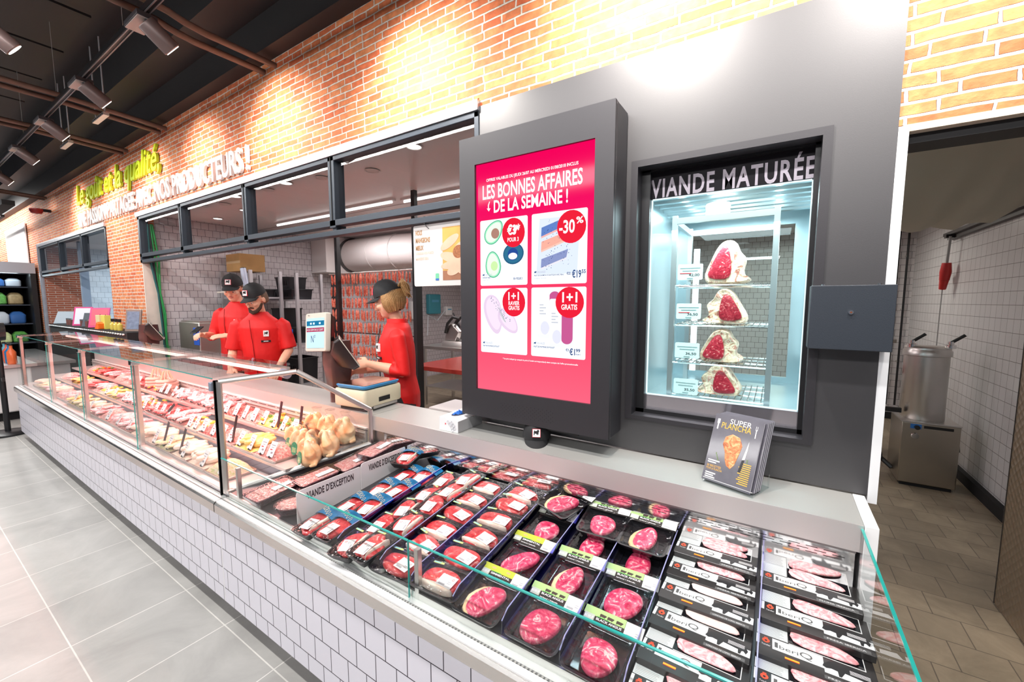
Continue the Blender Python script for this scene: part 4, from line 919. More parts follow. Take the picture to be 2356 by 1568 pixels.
# ---- plastic dividers ----
pv = glassm('violet_divider_plastic', (.42, .42, .92), 1.4, .05, base=.03)
for x, lb, mm in ((-1.378, 'violet clear divider right of the blue banded trays', pv), (-1.135, 'violet clear divider beside the small beef trays', pv), (-.978, 'violet clear divider between the two steak tray columns', pv), (-.798, 'violet clear divider left of the first vacuum packed steaks', pv), (-.615, 'violet clear divider left of the black angus column', pv), (-.432, 'violet clear divider between the two black angus columns', pv), (-.2625, 'clear printed divider left of the boxed Iberian pork', glassm('clear_divider_plastic', (.88, .90, .92), 1.6, .05, base=.08)), (.004, 'dark blue divider between the two boxed pork columns', pv)):
    t = thing('shelf_divider', lb, 'divider', (x, 1.2, DZ(1.2) + .001), 0, 'plastic shelf dividers')
    P_ = [(.905, DZ(.905) + .004), (.905, DZ(.905) + .045), (.935, DZ(.93) + .062), (1.525, DZ(1.525) + .062), (1.525, DZ(1.525) + .004)]
    MB().prism(P_, x - .0012, x + .0012, 'x').obj('divider_sheet', mm, t, world=True)
    MB().tube([(x, y, z) for y, z in P_[1:4]], .0018, 6).obj('divider_rim', mat('violet_rim', (.40, .40, .72), .2), t, world=True)
# ---- vacuum skin packs ----
def skinpack(kind, seed, sw, sd, ang, mm=None, fatside=None):
    t = thing('vacuum_steak_pack', '-', 'steak pack', (0, 0, 0)); w, d = .166, .178; sw *= 1.2; sd *= 1.15
    R = []
    for z, k in ((0, -.018), (.020, -.004), (.026, 0), (.028, 0), (.028, -.007), (.024, -.009), (.012, -.016), (.009, -.022)):
        R.append([(x, y, z) for x, y in rrect(w + 2 * k, d + 2 * k, .022 + k * .5)])
    MB().rings(R).obj('tray', gtray, t, smooth=True)
    m = MB()
    for x in (-.064, .064): m.tube([(x, -.055, .0105), (x, .045, .0105)], .004, 8); m.tube([(x, -.052, .011), (x, -.062, .0155)], .0055, 8)
    m.obj('tray_ridge', gtray, t, smooth=True)
    P_ = outline(sw, sd, seed, 18, .09); ca, sa = cos(ang), sin(ang); P_ = [(x * ca - y * sa, x * sa + y * ca - .012) for x, y in P_]
    blob(P_, .020, mm or steakm, 'steak', t, .010, seed=seed, bump=.10)
    if fatside:
        n = len(P_); i0 = int(fatside * n); Q = [P_[(i0 + k) % n] for k in range(8)]
        cx = sum(p[0] for p in P_) / n; cy = sum(p[1] for p in P_) / n
        MB().tube([(cx + (x - cx) * .97, cy + (y - cy) * .97, .020) for x, y in Q], [.003, .007, .0095, .0105, .010, .009, .007, .003], 8).obj('fat_edge', yfat if seed % 2 else fat, t, smooth=True)
    # film: taut glossy skin over tray
    MB().rings([[(x, y, .0285) for x, y in rrect(w - .01, d - .01, .018)], [(x, y, .029) for x, y in rrect(w - .03, d - .03, .015)]]).obj('film', glassm('skin_film', (.98, .98, .99), .8, .04, bump=(22, .5), base=.01), t)
    # cardboard sleeve at the back
    M = Matrix.Translation((0, .092, .030)) @ Matrix.Rotation(radians(14), 4, 'X')
    sl = MB().box(-.086, .086, -.026, .024, 0, .003).obj('card_sleeve', mat('brown_black_card', (.03, .025, .022), .45), t, M=M)
    MB().box(-.086, .034 if kind != 'S' else .050, .0, .024, .003, .0036).obj('green_field', mat('pasture_green', (.45, .66, .25), .5) if kind != 'S' else mat('lime_field', (.52, .58, .05), .5), sl, M=M)
    if kind == 'A':
        m = MB()
        for cx in (-.030, -.008, .018):
            m.prism([(cx - .009, .004), (cx - .007, .001), (cx - .006, .004), (cx + .004, .004), (cx + .005, .001), (cx + .006, .005), (cx + .009, .008), (cx + .010, .011), (cx + .005, .0115), (cx - .008, .012), (cx - .0095, .009)], .0036, .0042, 'z')
        m.obj('cow_print', mat('cow_brown', (.06, .04, .03), .5), sl, M=M)
    else:
        m = MB()
        for cx in (-.045, .012): m.sph((cx, .013, .0036), .009, .004, .0006, 8, 4)
        m.obj('cow_print', mat('tan_print', (.65, .45, .2), .5), sl, M=M)
    MB().box(-.082, -.052, -.018, .002, .003, .0042).obj('logo_box', mat('pale_logo', (.55, .60, .50), .5), sl, M=M)
    def tx(s, x, y, ww, hh, mm):
        o = text(s, .01, mm, sl, (0, 0, 0), width=ww, height=hh, name='sleeve_lettering', rot=(0, 0, 0), bold=.0003); o.data.transform(M @ Matrix.Translation((x, y, .0046)))
    tx('BOEUF', -.080, -.012, .026, .008, mat('white_print', (.85, .85, .85), .5))
    tx('BLACK ANGUS' if kind == 'A' else 'SIMMENTAL', -.046, -.010, .074, .0072, mat('white_print', 0)); tx('Ierland / Irlande', -.046, -.020, .06, .004, mat('white_print', 0))
    MB().box(-.046, -.010, .0, .002, .0032, .004).obj('green_print', mat('bright_green_print', (.1, .5, .1), .5), sl, M=M)
    printlab(sl, .060, .000, .0, .05, .044, red=False).data.transform(M @ Matrix.Translation((0, 0, .0032)))
    for c in sl.children:
        if c.name.startswith('price_label'):
            for g in c.children: g.data.transform(M @ Matrix.Translation((0, 0, .0032)))
    return t
SA = [skinpack('A', 41, .082, .115, -.35, None, None), skinpack('A', 43, .060, .118, -.15, None, .42), skinpack('A', 44, .084, .092, .2), skinpack('A', 45, .066, .118, .05)]
SS = [skinpack('S', 51, .072, .125, -.35, None, .40), skinpack('S', 52, .068, .120, -.7, None, None)]
gA = 'black sleeved vacuum steak packs'
put(SS, 0, -.714, .975, .002, 0, 'vacuum pack with purplish steak and lime SIMMENTAL sleeve at the front glass', gA, .01)
put(SS, 1, -.709, 1.172, .002, 0, 'vacuum pack with curved red steak, second behind the front SIMMENTAL pack', gA, .01)
put(SA, 2, -.705, 1.362, .006, 0, 'vacuum pack with round marbled steak, third of the SIMMENTAL column', gA, .01)
put(SS, 0, -.690, 1.475, .058, -.32, 'skewed vacuum steak pack on top at the back of the SIMMENTAL column', gA, .05)
put(SA, 0, -.524, .980, .002, 0, 'large pale pink steak in the front BLACK ANGUS pack next to the SIMMENTAL column', gA, .01)
put(SA, 1, -.521, 1.176, .002, .02, 'second BLACK ANGUS pack with yellow fat edge in the left angus column', gA, .01)
put(SA, 3, -.518, 1.362, .004, -.03, 'third BLACK ANGUS pack with slim steak in the left angus column', gA, .01)
put(SA, 2, -.510, 1.440, .044, .05, 'rear BLACK ANGUS pack on top of the left angus column', gA, .02)
put(SA, 2, -.345, .972, .002, -.02, 'front BLACK ANGUS pack with round steak beside the boxed pork', gA, .01)
put(SA, 0, -.345, 1.170, .002, .02, 'second BLACK ANGUS pack with rounded steak beside the boxed pork', gA, .01)
put(SA, 3, -.350, 1.350, .004, .03, 'third BLACK ANGUS pack with long narrow steak beside the boxed pork', gA, .01)
put(SA, 1, -.350, 1.435, .044, -.02, 'rear BLACK ANGUS pack stacked against the mirrored back', gA, .02)
# ---- boxed Iberian pork ----
cardb = mat('printed_black_card', (.02, .018, .018), .28, coat=.3); gpan = mat('pale_grey_panel', (.66, .70, .70), .45); wband = mat('white_band', (.80, .82, .83), .4)
def iber(seed, word, paler=False):
    t = thing('boxed_pork_pack', '-', 'meat pack', (0, 0, 0)); w, d, h = .245, .142, .018; z = h
    R = [[(x, y, zz) for x, y in rrect(w - 2 * k, d - 2 * k, .003, 2)] for zz, k in ((0, .001), (h - .001, 0), (h, .001))]
    MB().rings(R).obj('card_sleeve', cardb, t)
    MB().box(-.121, -.052, .009, .068, z, z + .0006).obj('text_panel', gpan, t)
    m = MB()
    random.seed(seed)
    for k in range(11): m.box(-.117, -.058 - R3(0, .012), .0125 + k * .0048, .0138 + k * .0048, z + .0006, z + .0008)
    m.obj('small_print', mat('grey_lines', (.35, .37, .38), .6), t)
    MB().box(-.050, .104, .006, .068, z, z + .0005).obj('window_border', mat('white_print', 0), t); MB().box(-.050, .102, .008, .066, z + .0004, z + .0009).obj('window', mat('black_window', (.006, .006, .008), .08), t)
    P_ = [(-.049, .009), (.0, .008), (.050, .009), (.095, .011), (.094, .028), (.076, .044), (.045, .056), (.008, .063), (-.022, .065), (-.050, .064)]
    blob(P_, .008, pork if not paler else meatm('pale_pork', [(.3, (.92, .55, .52)), (.5, (.96, .74, .70)), (.7, (.97, .84, .80))], 10, 1, .3, .1), 'pork', t, z + .0006, seed=seed, sub=1)
    MB().box(-.086, .020, -.036, .004, z, z + .0006).obj('brand_band', wband, t)
    MB().box(-.1215, -.114, -.030, .006, z, z + .0006).obj('white_tab', wband, t)
    for s_, x, ww, hh in (('I', -.081, .007, .020), ('beri', -.071, .040, .014), ('Q', -.028, .026, .024)):
        o = text(s_, .03, mat('grey_brand_print', (.10, .10, .10), .5), t, (0, 0, 0), width=ww, height=hh, rot=(0, 0, 0), name='brand_lettering'); o.data.transform(Matrix.Translation((x, -.027 if s_ != 'Q' else -.031, z + .0009)))
    for s_, x, y, ww, hh, mm in ((word, .025, -.0665, .078, .006, mat('white_print', 0)), ('Tender', -.110, -.032, .020, .006, mat('white_print', 0))):
        o = text(s_, .03, mm, t, (0, 0, 0), width=ww, height=hh, rot=(0, 0, 0), name='box_lettering'); o.data.transform(Matrix.Translation((x, y, z + .0006)))
    MB().lathe([(.0085, 0), (.0085, .0006)], (-.100, -.012, z), 16).obj('red_logo', mat('red_logo', (.85, .10, .04), .5), t); MB().box(-.104, -.096, -.005, .0, z, z + .0006).obj('red_logo_top', mat('red_logo', 0), t)
    MB().lathe([(.003, 0), (.003, .0003)], (-.100, -.013, z + .0006), 10).obj('logo_centre', blackp, t)
    pig = [(.020, -.006), (.030, .006), (.044, .013), (.062, .014), (.082, .012), (.100, .004), (.110, -.004), (.116, -.016), (.112, -.028), (.106, -.020), (.102, -.022), (.100, -.034), (.095, -.034), (.094, -.020), (.078, -.018), (.060, -.016), (.052, -.034), (.047, -.034), (.046, -.018), (.034, -.016), (.024, -.020), (.017, -.016)]
    MB().box(.020, .1215, -.048, -.020, z, z + .0005).obj('white_ground', wband, t)
    MB().prism([(a, b - .012) for a, b in pig], z + .0004, z + .0012, 'z').obj('pig_silhouette', blackp, t)
    m = MB(); [m.box(.070, .108, -.014 - k * .0035, -.0128 - k * .0035, z + .0012, z + .0015) for k in range(4)]; m.obj('white_caption', mat('white_print', 0), t)
    m = MB().box(-.060, -.030, -.056, -.048, z, z + .0008); m.obj('flag_red', mat('flag_red', (.8, .08, .02), .5), t); MB().box(-.060, -.030, -.054, -.050, z + .0008, z + .001).obj('flag_yellow', mat('flag_yellow', (.95, .6, .03), .5), t)
    MB().box(.018, .112, -.069, -.058, z - .0002, z + .0003).obj('name_strip', mat('dark_grey_strip', (.12, .12, .12), .4), t)
    return t
IB = [iber(61, 'PLUMA IBERICA'), iber(62, 'PRESA IBERICA'), iber(63, 'LONCHAS DE LOMO IBERICO', True)]
def ibp(i, x, y, lb, n, rz=0):
    p = IB[i]; loc = (x, y, DZ(y) + .022 + .004 * n); r = (Matrix.Rotation(-.02, 3, 'X') @ Matrix.Rotation(rz, 3, 'Z')).to_euler()
    if p.name not in used: used.add(p.name); p.location = loc; p.rotation_euler = r; p['label'] = lb; p['group'] = 'boxed Iberian pork packs'; return p
    return dup(p, loc, tuple(r), lb, 'boxed Iberian pork packs')
def shingle(xs, ys, kinds, side):
    for n, (y, k) in enumerate(zip(ys, kinds)):
        p = ibp(k, xs + R3(-.004, .004), y + .012, 'IberiQ boxed pork pack, %s from the front glass in the %s column' % (rown[n], side), n, R3(-.03, .03))
        p.location.z = DZ(y) + .026 + .003 * (n % 2); p.rotation_euler = (Matrix.Rotation(-.045, 3, 'X') @ Matrix.Rotation(R3(-.035, .035), 3, 'Z')).to_euler()
shingle(-.130, (.925, 1.03, 1.15, 1.255, 1.365, 1.475), (0, 0, 2, 2, 1, 1), 'left IberiQ')
shingle(.124, (.96, 1.08, 1.195, 1.315, 1.455), (0, 0, 1, 1, 0), 'right IberiQ')
# ---- minced trays left of the sign ----
def mincetray(seed, w, d):
    t = thing('minced_meat_tray', '-', 'meat tray', (0, 0, 0)); traymesh('tray', t, w, d, .040, glassm('smoky_tray', (.55, .52, .58), 1.2, .08, base=.03))
    o = MB().rings([[(x, y, z) for x, y in rrect(w - 2 * k, d - 2 * k, .015)] for z, k in ((.004, .022), (.032, .010), (.037, .016), (.038, .04))]).obj('minced_meat', mince, t, smooth=True)
    MB().rings([[(x, y, z) for x, y in rrect(w - 2 * k, d - 2 * k, .018)] for z, k in ((.0405, .001), (.0425, .012))]).obj('lid_film', film, t, smooth=True)
    printlab(t, w * .16, -d * .16, .0432, .085, .036, 0, red=False)
    return t
MT_ = [mincetray(71, .215, .150), mincetray(72, .205, .135)]
for i, (x, y, h, rz, lb) in enumerate(((-2.00, .985, .012, pi / 2, 'clear tray of minced meat nearest the front glass, left of the white sign'), (-1.905, 1.155, .022, pi / 2 - .12, 'clear tray of minced meat halfway along the white sign'), (-1.875, 1.345, .020, pi / 2, 'clear tray of minced meat below the bagged chickens'), (-1.815, 1.455, .058, pi / 2 + .1, 'clear tray of minced meat at the rear end of the white sign'))):
    put(MT_, i, x, y, h, rz, lb, 'minced meat trays', .0)
t = thing('round_meat_tub', 'round clear tub of pale minced meat by the front of the white sign', 'tub', (-1.80, .965, DZ(.965) + .006))
MB().lathe([(.055, 0), (.068, .03), (.074, .034), (.074, .037), (.066, .036), (.054, .006)], n=28).obj('tub', glassm('smoky_tray', 0), t, smooth=True)
MB().lathe([(.052, .004), (.063, .030), (.045, .040), (.01, .042)], n=28).obj('minced_meat', mince, t, smooth=True)
MB().lathe([(.073, .038), (.06, .044), (.01, .047)], n=28).obj('lid', film, t, smooth=True)
# ---- white VIANDE D'EXCEPTION signs ----
sgm = mat('white_sign_board', (.86, .84, .84), .4)
for k, (y0, y1, lb) in enumerate(((.915, 1.235, "white VIANDE D'EXCEPTION board nearer the front glass"), (1.238, 1.525, "white VIANDE D'EXCEPTION board at the back, by the air slots"))):
    t = thing('section_sign', lb, 'sign', (-1.672, (y0 + y1) / 2, DZ((y0 + y1) / 2) + .001), 0, "VIANDE D'EXCEPTION signs")
    zt = .800 if k == 0 else .812
    P_ = [(y0, DZ(y0)), (y0, zt - .015), (y0 + .005, zt - .004), (y0 + .015, zt), (y1 - .004, zt), (y1, zt - .004), (y1, DZ(y1))]
    MB().prism(P_, -1.674, -1.671, 'x').obj('board', sgm, t, world=True)
    text("VIANDE D'EXCEPTION", .05, mat('charcoal_lettering', (.06, .045, .05), .5), t, (-1.6702, y0 + .045, zt - .052), rot=(pi / 2, 0, pi / 2), width=.235 if k == 0 else .215, height=.034, bold=.0016, sp=1.08, world=True)
# ================= SERVICE CASE CONTENTS =================
def tier(r): return ((.935, 1.105, .657), (1.125, 1.305, .722), (1.32, 1.49, .787))[r]
PR = {}
def piece(kind, m_, seed):
    key = (kind, m_.name, seed)
    if key in PR: return PR[key]
    nm = {'fillet': 'meat_fillet', 'slab': 'meat_slice', 'cube': 'meat_cube', 'chop': 'pork_chop', 'pep': 'pepper_piece'}[kind]
    if kind == 'fillet': P_ = [(x * (1 - .35 * y / .07), y) for x, y in outline(.058, .13, seed, 14)]; o = blob(P_, .026, m_, nm, None, seed=seed)
    elif kind == 'slab': o = blob(outline(.11, .085, seed, 14), .016, m_, nm, None, seed=seed)
    elif kind == 'chop': o = blob([(x + .02 * (y > .02), y) for x, y in outline(.085, .12, seed, 14, .16)], .020, m_, nm, None, seed=seed)
    elif kind == 'cube': o = blob(outline(.035, .032, seed, 8, .05, 4), .026, m_, nm, None, seed=seed, sub=1)
    else: o = blob(outline(.030, .026, seed, 8, .12, 3), .012, m_, nm, None, seed=seed, sub=1)
    PR[key] = o; o['_p'] = 1; return o
def scatter(kind, ms, n, x0, x1, r, label, group, hz=.05):
    y0, y1, z = tier(r)
    cx = (x0 + x1) / 2; cy = (y0 + y1) / 2
    for i in range(n):
        o = piece(kind, ms[i % len(ms)], i % 3 + 1)
        fx, fy = R3(-.5, .5), R3(-.5, .5)
        if kind in ('fillet', 'slab', 'chop'): fx = ((i + .5) / n - .5) * .8 if kind == 'fillet' else ((i % 3) - 1) * .30; fy = R3(-.12, .12) if kind == 'fillet' else ((i // 3) / max(1, (n - 1) // 3) - .5) * .55
        lift = hz * (1 - abs(fx) * 1.3) * (1 - abs(fy)) * .8
        c = o.copy(); C.objects.link(c); del c['_p']
        c.location = (cx + fx * (x1 - x0), cy + fy * (y1 - y0), z + .012 + max(0, lift)); c.rotation_euler = (R3(-.12, .12), R3(-.15, .15), R3(-.3, .3) + (0 if kind != 'chop' else .6))
        tag(c, label, kind_cat[kind], group)
kind_cat = {'fillet': 'meat fillet', 'slab': 'meat slice', 'cube': 'meat cube', 'chop': 'pork chop', 'pep': 'pepper'}
def heap(x0, x1, r, m_, label, name='minced_meat_heap', h=.06):
    y0, y1, z = tier(r); nx, ny = 16, 12; b = MB(); V = []
    for i in range(nx + 1):
        V.append([b.b.verts.new((x0 + .01 + (x1 - x0 - .02) * i / nx, y0 + .01 + (y1 - y0 - .02) * j / ny, z + .006 + h * (sin(pi * i / nx) * sin(pi * j / ny)) ** .45 + R3(-.004, .004))) for j in range(ny + 1)])
    for i in range(nx):
        for j in range(ny): b.b.faces.new((V[i][j], V[i + 1][j], V[i + 1][j + 1], V[i][j + 1]))
    q = [V[0][j] for j in range(ny + 1)] + [V[i][ny] for i in range(1, nx + 1)] + [V[nx][j] for j in range(ny - 1, -1, -1)] + [V[i][0] for i in range(nx - 1, 0, -1)]
    b.b.faces.new(q)
    return tag(b.obj(name, m_, smooth=True), label, 'minced meat', None, 'stuff')
stray = mat('steel_display_tray', (.50, .40, .38), .3, .8)
trn = {}
def ctray(x0, x1, r, n):
    y0, y1, z = tier(r); w, d = x1 - x0 - .006, y1 - y0
    t = thing('display_tray', 'low steel tray number', 'tray', ((x0 + x1) / 2, (y0 + y1) / 2, z - .001))
    t['label'] = 'low steel display tray in the %s tier, %s from the end frame' % (('front', 'middle', 'rear')[r], n)
    R = [[(x, y, zz) for x, y in rrect(w - 2 * k, d - 2 * k, .008, 2)] for zz, k in ((0, .004), (.014, 0), (.0145, .002), (.004, .006))]
    MB().rings(R).obj('tray_pan', stray, t); return t
ordn = ['first', 'second', 'third', 'fourth', 'fifth', 'sixth', 'seventh', 'eighth', 'ninth', 'tenth', 'eleventh', 'twelfth', 'thirteenth', 'fourteenth', 'fifteenth', 'sixteenth', 'seventeenth', 'eighteenth', 'nineteenth', 'twentieth', 'last']
tagm = mat('price_tag_white', (.90, .84, .84), .5)
def ptag0():
    t = thing('price_tag', '-', 'price tag', (0, 0, 0)); M = Matrix.Rotation(radians(-28), 4, 'X')
    MB().box(-.028, .028, -.001, .001, 0, .084).obj('card', tagm, t, M=M)
    MB().box(-.019, .019, -.0016, -.001, .062, .066).box(-.012, .012, -.0016, -.001, .050, .053).box(-.002, .016, -.0016, -.001, .018, .028).obj('print', mat('grey_tag_print', (.30, .26, .30), .6), t, M=M)
    MB().box(-.016, .004, -.0016, -.001, .036, .042).obj('red_print', redink, t, M=M)
    MB().box(-.006, .006, -.002, .012, -.006, .004).obj('clip', blackp, t, M=M); return t
pt = ptag0(); pt_used = [0]
def ptag(x, r, lb):
    y0, y1, z = tier(r); loc = (x, y0 + .012, z + .022)
    if not pt_used[0]: pt_used[0] = 1; pt.location = loc; pt['label'] = lb; pt['group'] = 'price tags in the service case'
    else: dup(pt, loc, R3(-.12, .12), lb, 'price tags in the service case')
W_ = .245
plan = {0: ['herb', 'chick', 'chick', 'herbf', 'chick', 'chick', 'porkf', 'pork', 'mince', 'porkf', 'chick', 'herbf', 'ychick', 'pork', 'mince', 'chick', 'porkf', 'herbf', 'chick'],
        1: ['mincec', 'yel', 'mince', 'mincer', 'yelmix', 'chopmix', 'redst', 'redst', 'pep', 'porkf', 'pork', 'ychick', 'yelmix', 'pork', 'redst', 'mince', 'ychick', 'porkf', 'mince'],
        2: ['-', 'green', 'yelgreen', 'mince', 'mincer', 'chop', 'chop', 'chop', 'pork', 'coil', 'pep', 'redst', 'redst', 'pork', 'mince', 'chop', 'redst', 'pep', 'mince']}
desc = {'herb': 'herb crumbed meat', 'herbf': 'breaded escalopes', 'chick': 'pale chicken fillets', 'porkf': 'pink pork slices', 'pork': 'pork fillets', 'ychick': 'yellow marinated slices', 'mincec': 'coarse minced meat', 'yel': 'yellow marinated fillets', 'mince': 'pink minced meat', 'mincer': 'red minced meat', 'yelmix': 'meat with yellow peppers', 'chopmix': 'pork cutlets', 'redst': 'dark red steaks', 'pep': 'mixed peppers', 'green': 'herb topped meat', 'yelgreen': 'yellow meat with herbs', 'chop': 'pork chops', 'coil': 'coiled sausage'}
random.seed(9)
rmince = meatm('red_mince', [(.35, (.50, .05, .05)), (.5, (.75, .14, .12)), (.64, (.93, .50, .45))], 90, .6, .4, 1.0)
for r in (0, 1, 2):
    xe = (-2.395, -2.255, -2.13)[r]
    for n, kd in enumerate(plan[r]):
        x1 = xe - n * W_; x0 = x1 - W_
        if x0 < -7.33: break
        ctray(x0, x1, r, ordn[n]) if kd != '-' else None
        L_ = 'one of the %s in the %s tray of the %s tier' % (desc.get(kd, ''), ordn[n], ('front', 'middle', 'rear')[r]); g = '%s, %s tray, %s tier' % (desc.get(kd, ''), ordn[n], ('front', 'middle', 'rear')[r])
        far = n > 9
        if kd in ('mince', 'mincec', 'mincer', 'herb', 'green', 'yelgreen'): heap(x0, x1, r, {'mince': mince, 'mincec': mince, 'mincer': rmince, 'herb': herb, 'green': herb, 'yelgreen': ychick}[kd], 'heap of %s in the %s tray of the %s tier' % (desc[kd], ordn[n], ('front', 'middle', 'rear')[r]))
        if kd in ('chick', 'pork', 'yel', 'porkf', 'ychick', 'redst', 'herbf', 'chop', 'chopmix'): heap(x0, x1, r, {'chick': chick, 'yel': ychick, 'ychick': ychick, 'redst': rmince, 'herbf': herb}.get(kd, mince), 'bed of meat under the %s in the %s tray of the %s tier' % (desc[kd], ordn[n], ('front', 'middle', 'rear')[r]), 'meat_bed', .034)
        if kd in ('chick', 'pork', 'yel'): scatter('fillet', {'chick': [chick], 'pork': [pork], 'yel': [ychick]}[kd], 6 if far else 10, x0, x1, r, L_, g)
        if kd in ('porkf', 'ychick', 'redst', 'herbf'): scatter('slab', {'porkf': [pork], 'ychick': [ychick], 'redst': [beef], 'herbf': [herb]}[kd], 7 if far else 12, x0, x1, r, L_, g)
        if kd in ('chop', 'chopmix'): scatter('chop', [pork], 6 if far else 12, x0, x1, r, L_, g, .07)
        if kd == 'pep': heap(x0, x1, r, rmince, 'heap of meat cubes under the %s in the %s tier' % (desc[kd], ('front', 'middle', 'rear')[r]), 'meat_heap', .045); scatter('pep', [vegr, vego, vegg, vegy], 14 if far else 26, x0, x1, r, L_, g, .075)
        if kd == 'yelmix': heap(x0, x1, r, chick, 'heap of pale strips in the %s tray of the middle tier' % ordn[n], 'meat_heap', .035); scatter('pep', [vegy, vegy, vego], 14, x0, x1, r, L_, g, .065)
        if kd in ('green', 'yelgreen'): scatter('pep', [vegg, vegg, vego] if kd == 'green' else [vegg, vegy, vego], 16, x0, x1, r, L_, g, .085)
        if kd != '-' and (n < 13): [ptag((x0 + x1) / 2 + dx_ + R3(-.02, .02), r, 'white price tag at the %s half of the %s tray, %s tier' % (s_, ordn[n], ('front', 'middle', 'rear')[r])) for dx_, s_ in ((.06, 'near'), (-.06, 'far')) if (r and n < 10) or s_ == 'near']
# coiled sausage with wooden sticks
for k, (x, lb) in enumerate(((-4.62, 'coil of pale sausage topped with a fan of wooden sticks, nearer one'), (-4.86, 'coil of pale sausage topped with wooden sticks, farther one'))):
    t = thing('coiled_sausage', lb, 'sausage', (x, 1.41, .79)); m = MB()
    m.tube([((.085 - .0) * cos(a / 6), .07 * sin(a / 6), .02 + a * .00075) for a in range(0, 118)], .015, 8); m.obj('sausage_coil', mat('pale_sausage', (.80, .50, .42), .35), t, smooth=True)
    for a in range(9): MB().cyl((.06 * cos(a * .7), .05 * sin(a * .7), .10), (.022 * cos(a * .7), .02 * sin(a * .7), .19), .003, 6).obj('wooden_stick', mat('pale_wood', (.82, .68, .48), .6), t)
# dark serving spatulas
for x, r, lb, ti in ((-2.62, 2, 'dark serrated serving blade upright at the rear tier near the end frame', .1), (-2.38, 2, 'thin dark serving blade upright beside the bagged chickens', .02), (-2.78, 1, 'dark serving handle upright in the middle tier', .15), (-3.02, 0, 'black serving handle reflected by the front tier', .3), (-3.28, 0, 'black serving handle left of the other one in the front tier', .3), (-3.85, 1, 'long black tongs handle leaning over the mixed peppers', .9)):
    y0, y1, z = tier(r); t = thing('serving_blade', lb, 'utensil', (x, y0 + .02, z + .02)); M = Matrix.Rotation(ti, 4, 'Y') @ Matrix.Rotation(-.15, 4, 'X')
    MB().box(-.012, .012, -.002, .002, 0, .17).obj('blade', mat('dark_brown_blade', (.05, .02, .025), .3), t, M=M, bevel=.002)
    m = MB(); [m.box(.009, .013, -.001, .001, .03 + k * .02, .04 + k * .02) for k in range(5)]; m.obj('teeth', mat('dark_brown_blade', 0), t, M=M)
# whole bagged chickens
skin = meatm('chicken_skin', [(.3, (1, .42, .18)), (.5, (1, .60, .32)), (.7, (1, .80, .54))], 9, 1.2, .3, .4, .05)
def chicken0():
    t = thing('bagged_chicken', '-', 'chicken', (0, 0, 0)); m = MB()
    m.sph((0, 0, .062), .054, .050, .068); m.sph((0, -.022, .050), .046, .038, .052); m.sph((0, .0, .125), .026, .026, .032)
    for s_ in (-1, 1):
        m.tube([(s_ * .032, -.010, .060), (s_ * .047, -.030, .085), (s_ * .030, -.036, .125), (s_ * .012, -.030, .150)], [.026, .028, .017, .010], 10)
        m.tube([(s_ * .045, .0, .035), (s_ * .062, -.015, .025), (s_ * .050, -.038, .018)], [.015, .014, .008], 8)
    o = m.obj('chicken_body', skin, t, smooth=True); q = o.modifiers.new('remesh', 'REMESH'); q.mode = 'VOXEL'; q.voxel_size = .005; q.use_smooth_shade = True
    q = o.modifiers.new('smooth', 'SMOOTH'); q.iterations = 4
    MB().lathe([(.052, -.002), (.068, .03), (.066, .09), (.045, .14), (.018, .165), (.03, .185)], n=20).obj('clear_bag', glassm('bag_film', (.99, .99, .99), .8, .08, bump=(30, 1.0), base=.02), t, smooth=True)
    return t
ch0 = chicken0()
def add_lab(t):
    M = Matrix.Translation((-.012, -.060, .055)) @ Matrix.Rotation(radians(-8), 4, 'X'); l = MB().lathe([(.024, 0), (.024, .0012)], n=20, ax='y', sy=1).obj('green_label', mat('dark_green_label', (.06, .30, .16), .4), t)
    l.data.transform(M @ Matrix.Scale(1.5, 4, (0, 0, 1))); m = MB(); [m.box(-.014, .014, -.0006, 0, -.02 + k * .007, -.017 + k * .007) for k in range(4)]; m.obj('label_print', mat('pale_yellow_print', (.8, .85, .4), .5), l, M=M)
ch1 = dup(ch0, (0, 0, 0)); add_lab(ch1)
CH = [(ch1, -2.315, 1.300, .735, .1, 'bagged chicken with green label at the left end of the front row'), (ch1, -2.215, 1.275, .735, .2, 'second bagged chicken with green label from the left'), (ch1, -2.125, 1.265, .745, .0, 'bagged chicken with green label in the middle of the front row'), (ch0, -2.055, 1.33, .745, -.3, 'bagged chicken without label at the right end near the end frame'),
      (ch1, -2.065, 1.225, .722, -.1, 'bagged chicken with large round green label nearest the glass frame'), (ch0, -2.290, 1.405, .787, .2, 'bagged chicken in the rear row, left'), (ch0, -2.175, 1.415, .787, .0, 'bagged chicken in the rear row, middle'), (ch0, -2.060, 1.435, .787, .3, 'bagged chicken in the rear row, right')]
f0 = f1 = True
for p, x, y, z, rz, lb in CH:
    if p is ch1 and f1: f1 = False; o = p; o.location = (x, y, z); o.rotation_euler = (0, 0, rz); o['label'] = lb; o['group'] = 'bagged whole chickens'
    elif p is ch0 and f0: f0 = False; o = p; o.location = (x, y, z); o.rotation_euler = (0, 0, rz); o['label'] = lb; o['group'] = 'bagged whole chickens'
    else: dup(p, (x, y, z), rz, lb, 'bagged whole chickens')
for o in PR.values(): bpy.data.objects.remove(o)
